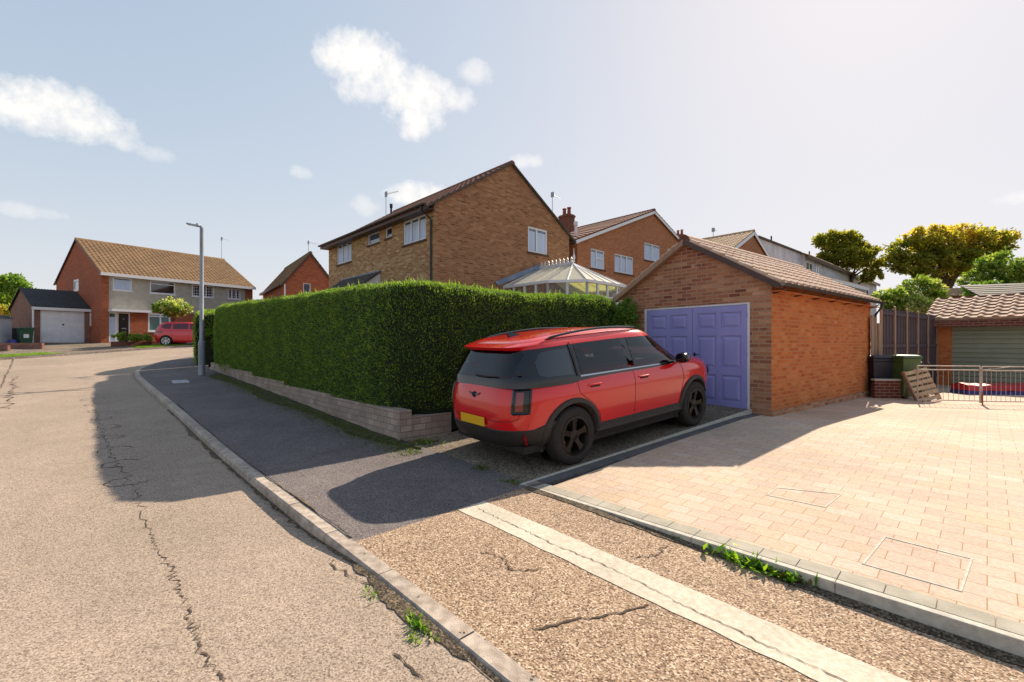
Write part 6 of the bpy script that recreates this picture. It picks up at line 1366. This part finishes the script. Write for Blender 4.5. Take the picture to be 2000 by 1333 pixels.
# picket fence piece by the shed
# ---------------- weeds
def weed(name, label, px, py, zf, n, L_, mats, spread, group=None, up=.6, flower=0):
    x, y = at_z(px, py, zf); P = np.column_stack([x + rng.normal(0, spread[0], n), y + rng.normal(0, spread[1], n)]); c, s_ = KD.x, KD.y
    a = rng.normal(0, spread[0], n); b = rng.normal(0, spread[1], n); P = np.column_stack([x + KD.x * a + KN.x * b, y + KD.y * a + KN.y * b]); z = np.array([zf(*p) for p in P]) + .004
    D = rng.normal(0, .8, (n, 3)); D[:, 2] = np.abs(D[:, 2]) * .4 + up * rng.random(n); D /= np.linalg.norm(D, axis=1)[:, None]
    leafmesh(name, np.column_stack([P, z]), D, np.column_stack([rng.normal(0, .4, (n, 2)), np.ones(n)]), L_ * rng.uniform(.5, 1.3, n), L_ * .3 * rng.uniform(.6, 1.3, n), mats)
    o = bpy.context.scene.objects[-1] if False else C.objects[-1]; tag(o, label, 'weed', group); return o
M['weed_a'] = leafmat('weed_a', '#4f7a1c', .4); M['weed_b'] = leafmat('weed_b', '#86a82e', .4); M['flower'] = mat('flower', '#e6c81a', rough=.6)
W2 = ['weed_a', 'weed_b']
w_ = weed('weed', 'leafy dandelion clump growing along the paving edging', 1478, 1112, zpave, 170, .10, W2, (.16, .025))
weed('weed', 'smaller dry tangled weed just right of the dandelion clump', 1545, 1135, zpave, 80, .07, ['weed_a', 'dead_leaf'], (.045, .015))
x, y = at_z(1436, 1095, zpave); mb = MB()
for k in range(12): a = 2 * math.pi * k / 12; mb.add([(0, 0, 0), (.018 * math.cos(a - .2), .018 * math.sin(a - .2), .006), (.018 * math.cos(a + .2), .018 * math.sin(a + .2), .006)], [(0, 1, 2)])
o = mb.build('flower', 'flower', w_); o.location = (x, y, .07)
weed('weed', 'tiny pair of yellow green leaves on the paving edging', 1322, 1052, zpave, 22, .05, W2, (.025, .015))
for i, (px, py, n, s, lab) in enumerate(((820, 1228, 130, .07, 'bright green weed tuft in the gutter beside the sunny kerb'), (722, 1160, 40, .04, 'small yellow green tuft in the gutter above the bigger weed'), (700, 1062, 45, .05, 'low weeds on the kerb edge at the tip of the car shadow'), (805, 1250, 40, .03, 'low leaves just below the brightest gutter weed'),
                                        (470, 915, 90, .06, 'shaded weed tuft in the gutter where the kerb turns paler'), (385, 845, 110, .12, 'straggly dark weeds along the shaded gutter'), (350, 812, 70, .12, 'thin dark weeds further up the shaded gutter'), (560, 975, 60, .05, 'small weed tuft at the kerb in the sun wedge'), (600, 1005, 60, .06, 'pale weeds at the foot of the kerb between the two shadows'))):
    weed('weed', lab, px, py, zroad, n, s * .38 + .02, W2 if py > 950 else ['weed_a', 'leaf_a'], (s, .018), 'weeds along the gutter', .5)
weed('weed', 'dry grass tuft at the corner of the driveway and footway', 1000, 945, zdrive, 60, .06, ['dead_leaf', 'weed_a'], (.06, .05)); weed('weed', 'withered tuft in the driveway joint behind the red car', 940, 918, zdrive, 60, .06, ['dead_leaf', 'weed_a'], (.05, .05))
weed('weed', 'dry leaves and weeds at the corner foot of the block wall', 822, 868, zdrive, 160, .07, ['dead_leaf', 'weed_a', 'weed_b'], (.12, .12))
# scattered dead leaves and grit on tarmac and drive: uncountable litter
n = 420; a = rng.uniform(-1, 14, n); k_ = rng.choice([-.06, .2, 2.0], n) + rng.normal(0, .08, n); P = np.array([km(b, c) for b, c in zip(k_, a)]); keep = P[:, 1] > 1.5; P = P[keep]; z = np.array([(zroad if kk < .06 else zpave)(*p) for p, kk in zip(P, k_[keep])]) + .012; n = len(P)
D = rng.normal(0, 1, (n, 3)); D[:, 2] *= .15; D /= np.linalg.norm(D, axis=1)[:, None]
leafmesh('leaf_litter', np.column_stack([P, z]), D, np.tile([0, 0, 1.], (n, 1)) + rng.normal(0, .2, (n, 3)), rng.uniform(.012, .03, n), rng.uniform(.008, .016, n), ['dead_leaf', 'crack', 'pallet_wood']); tag(C.objects[-1], kind='stuff')
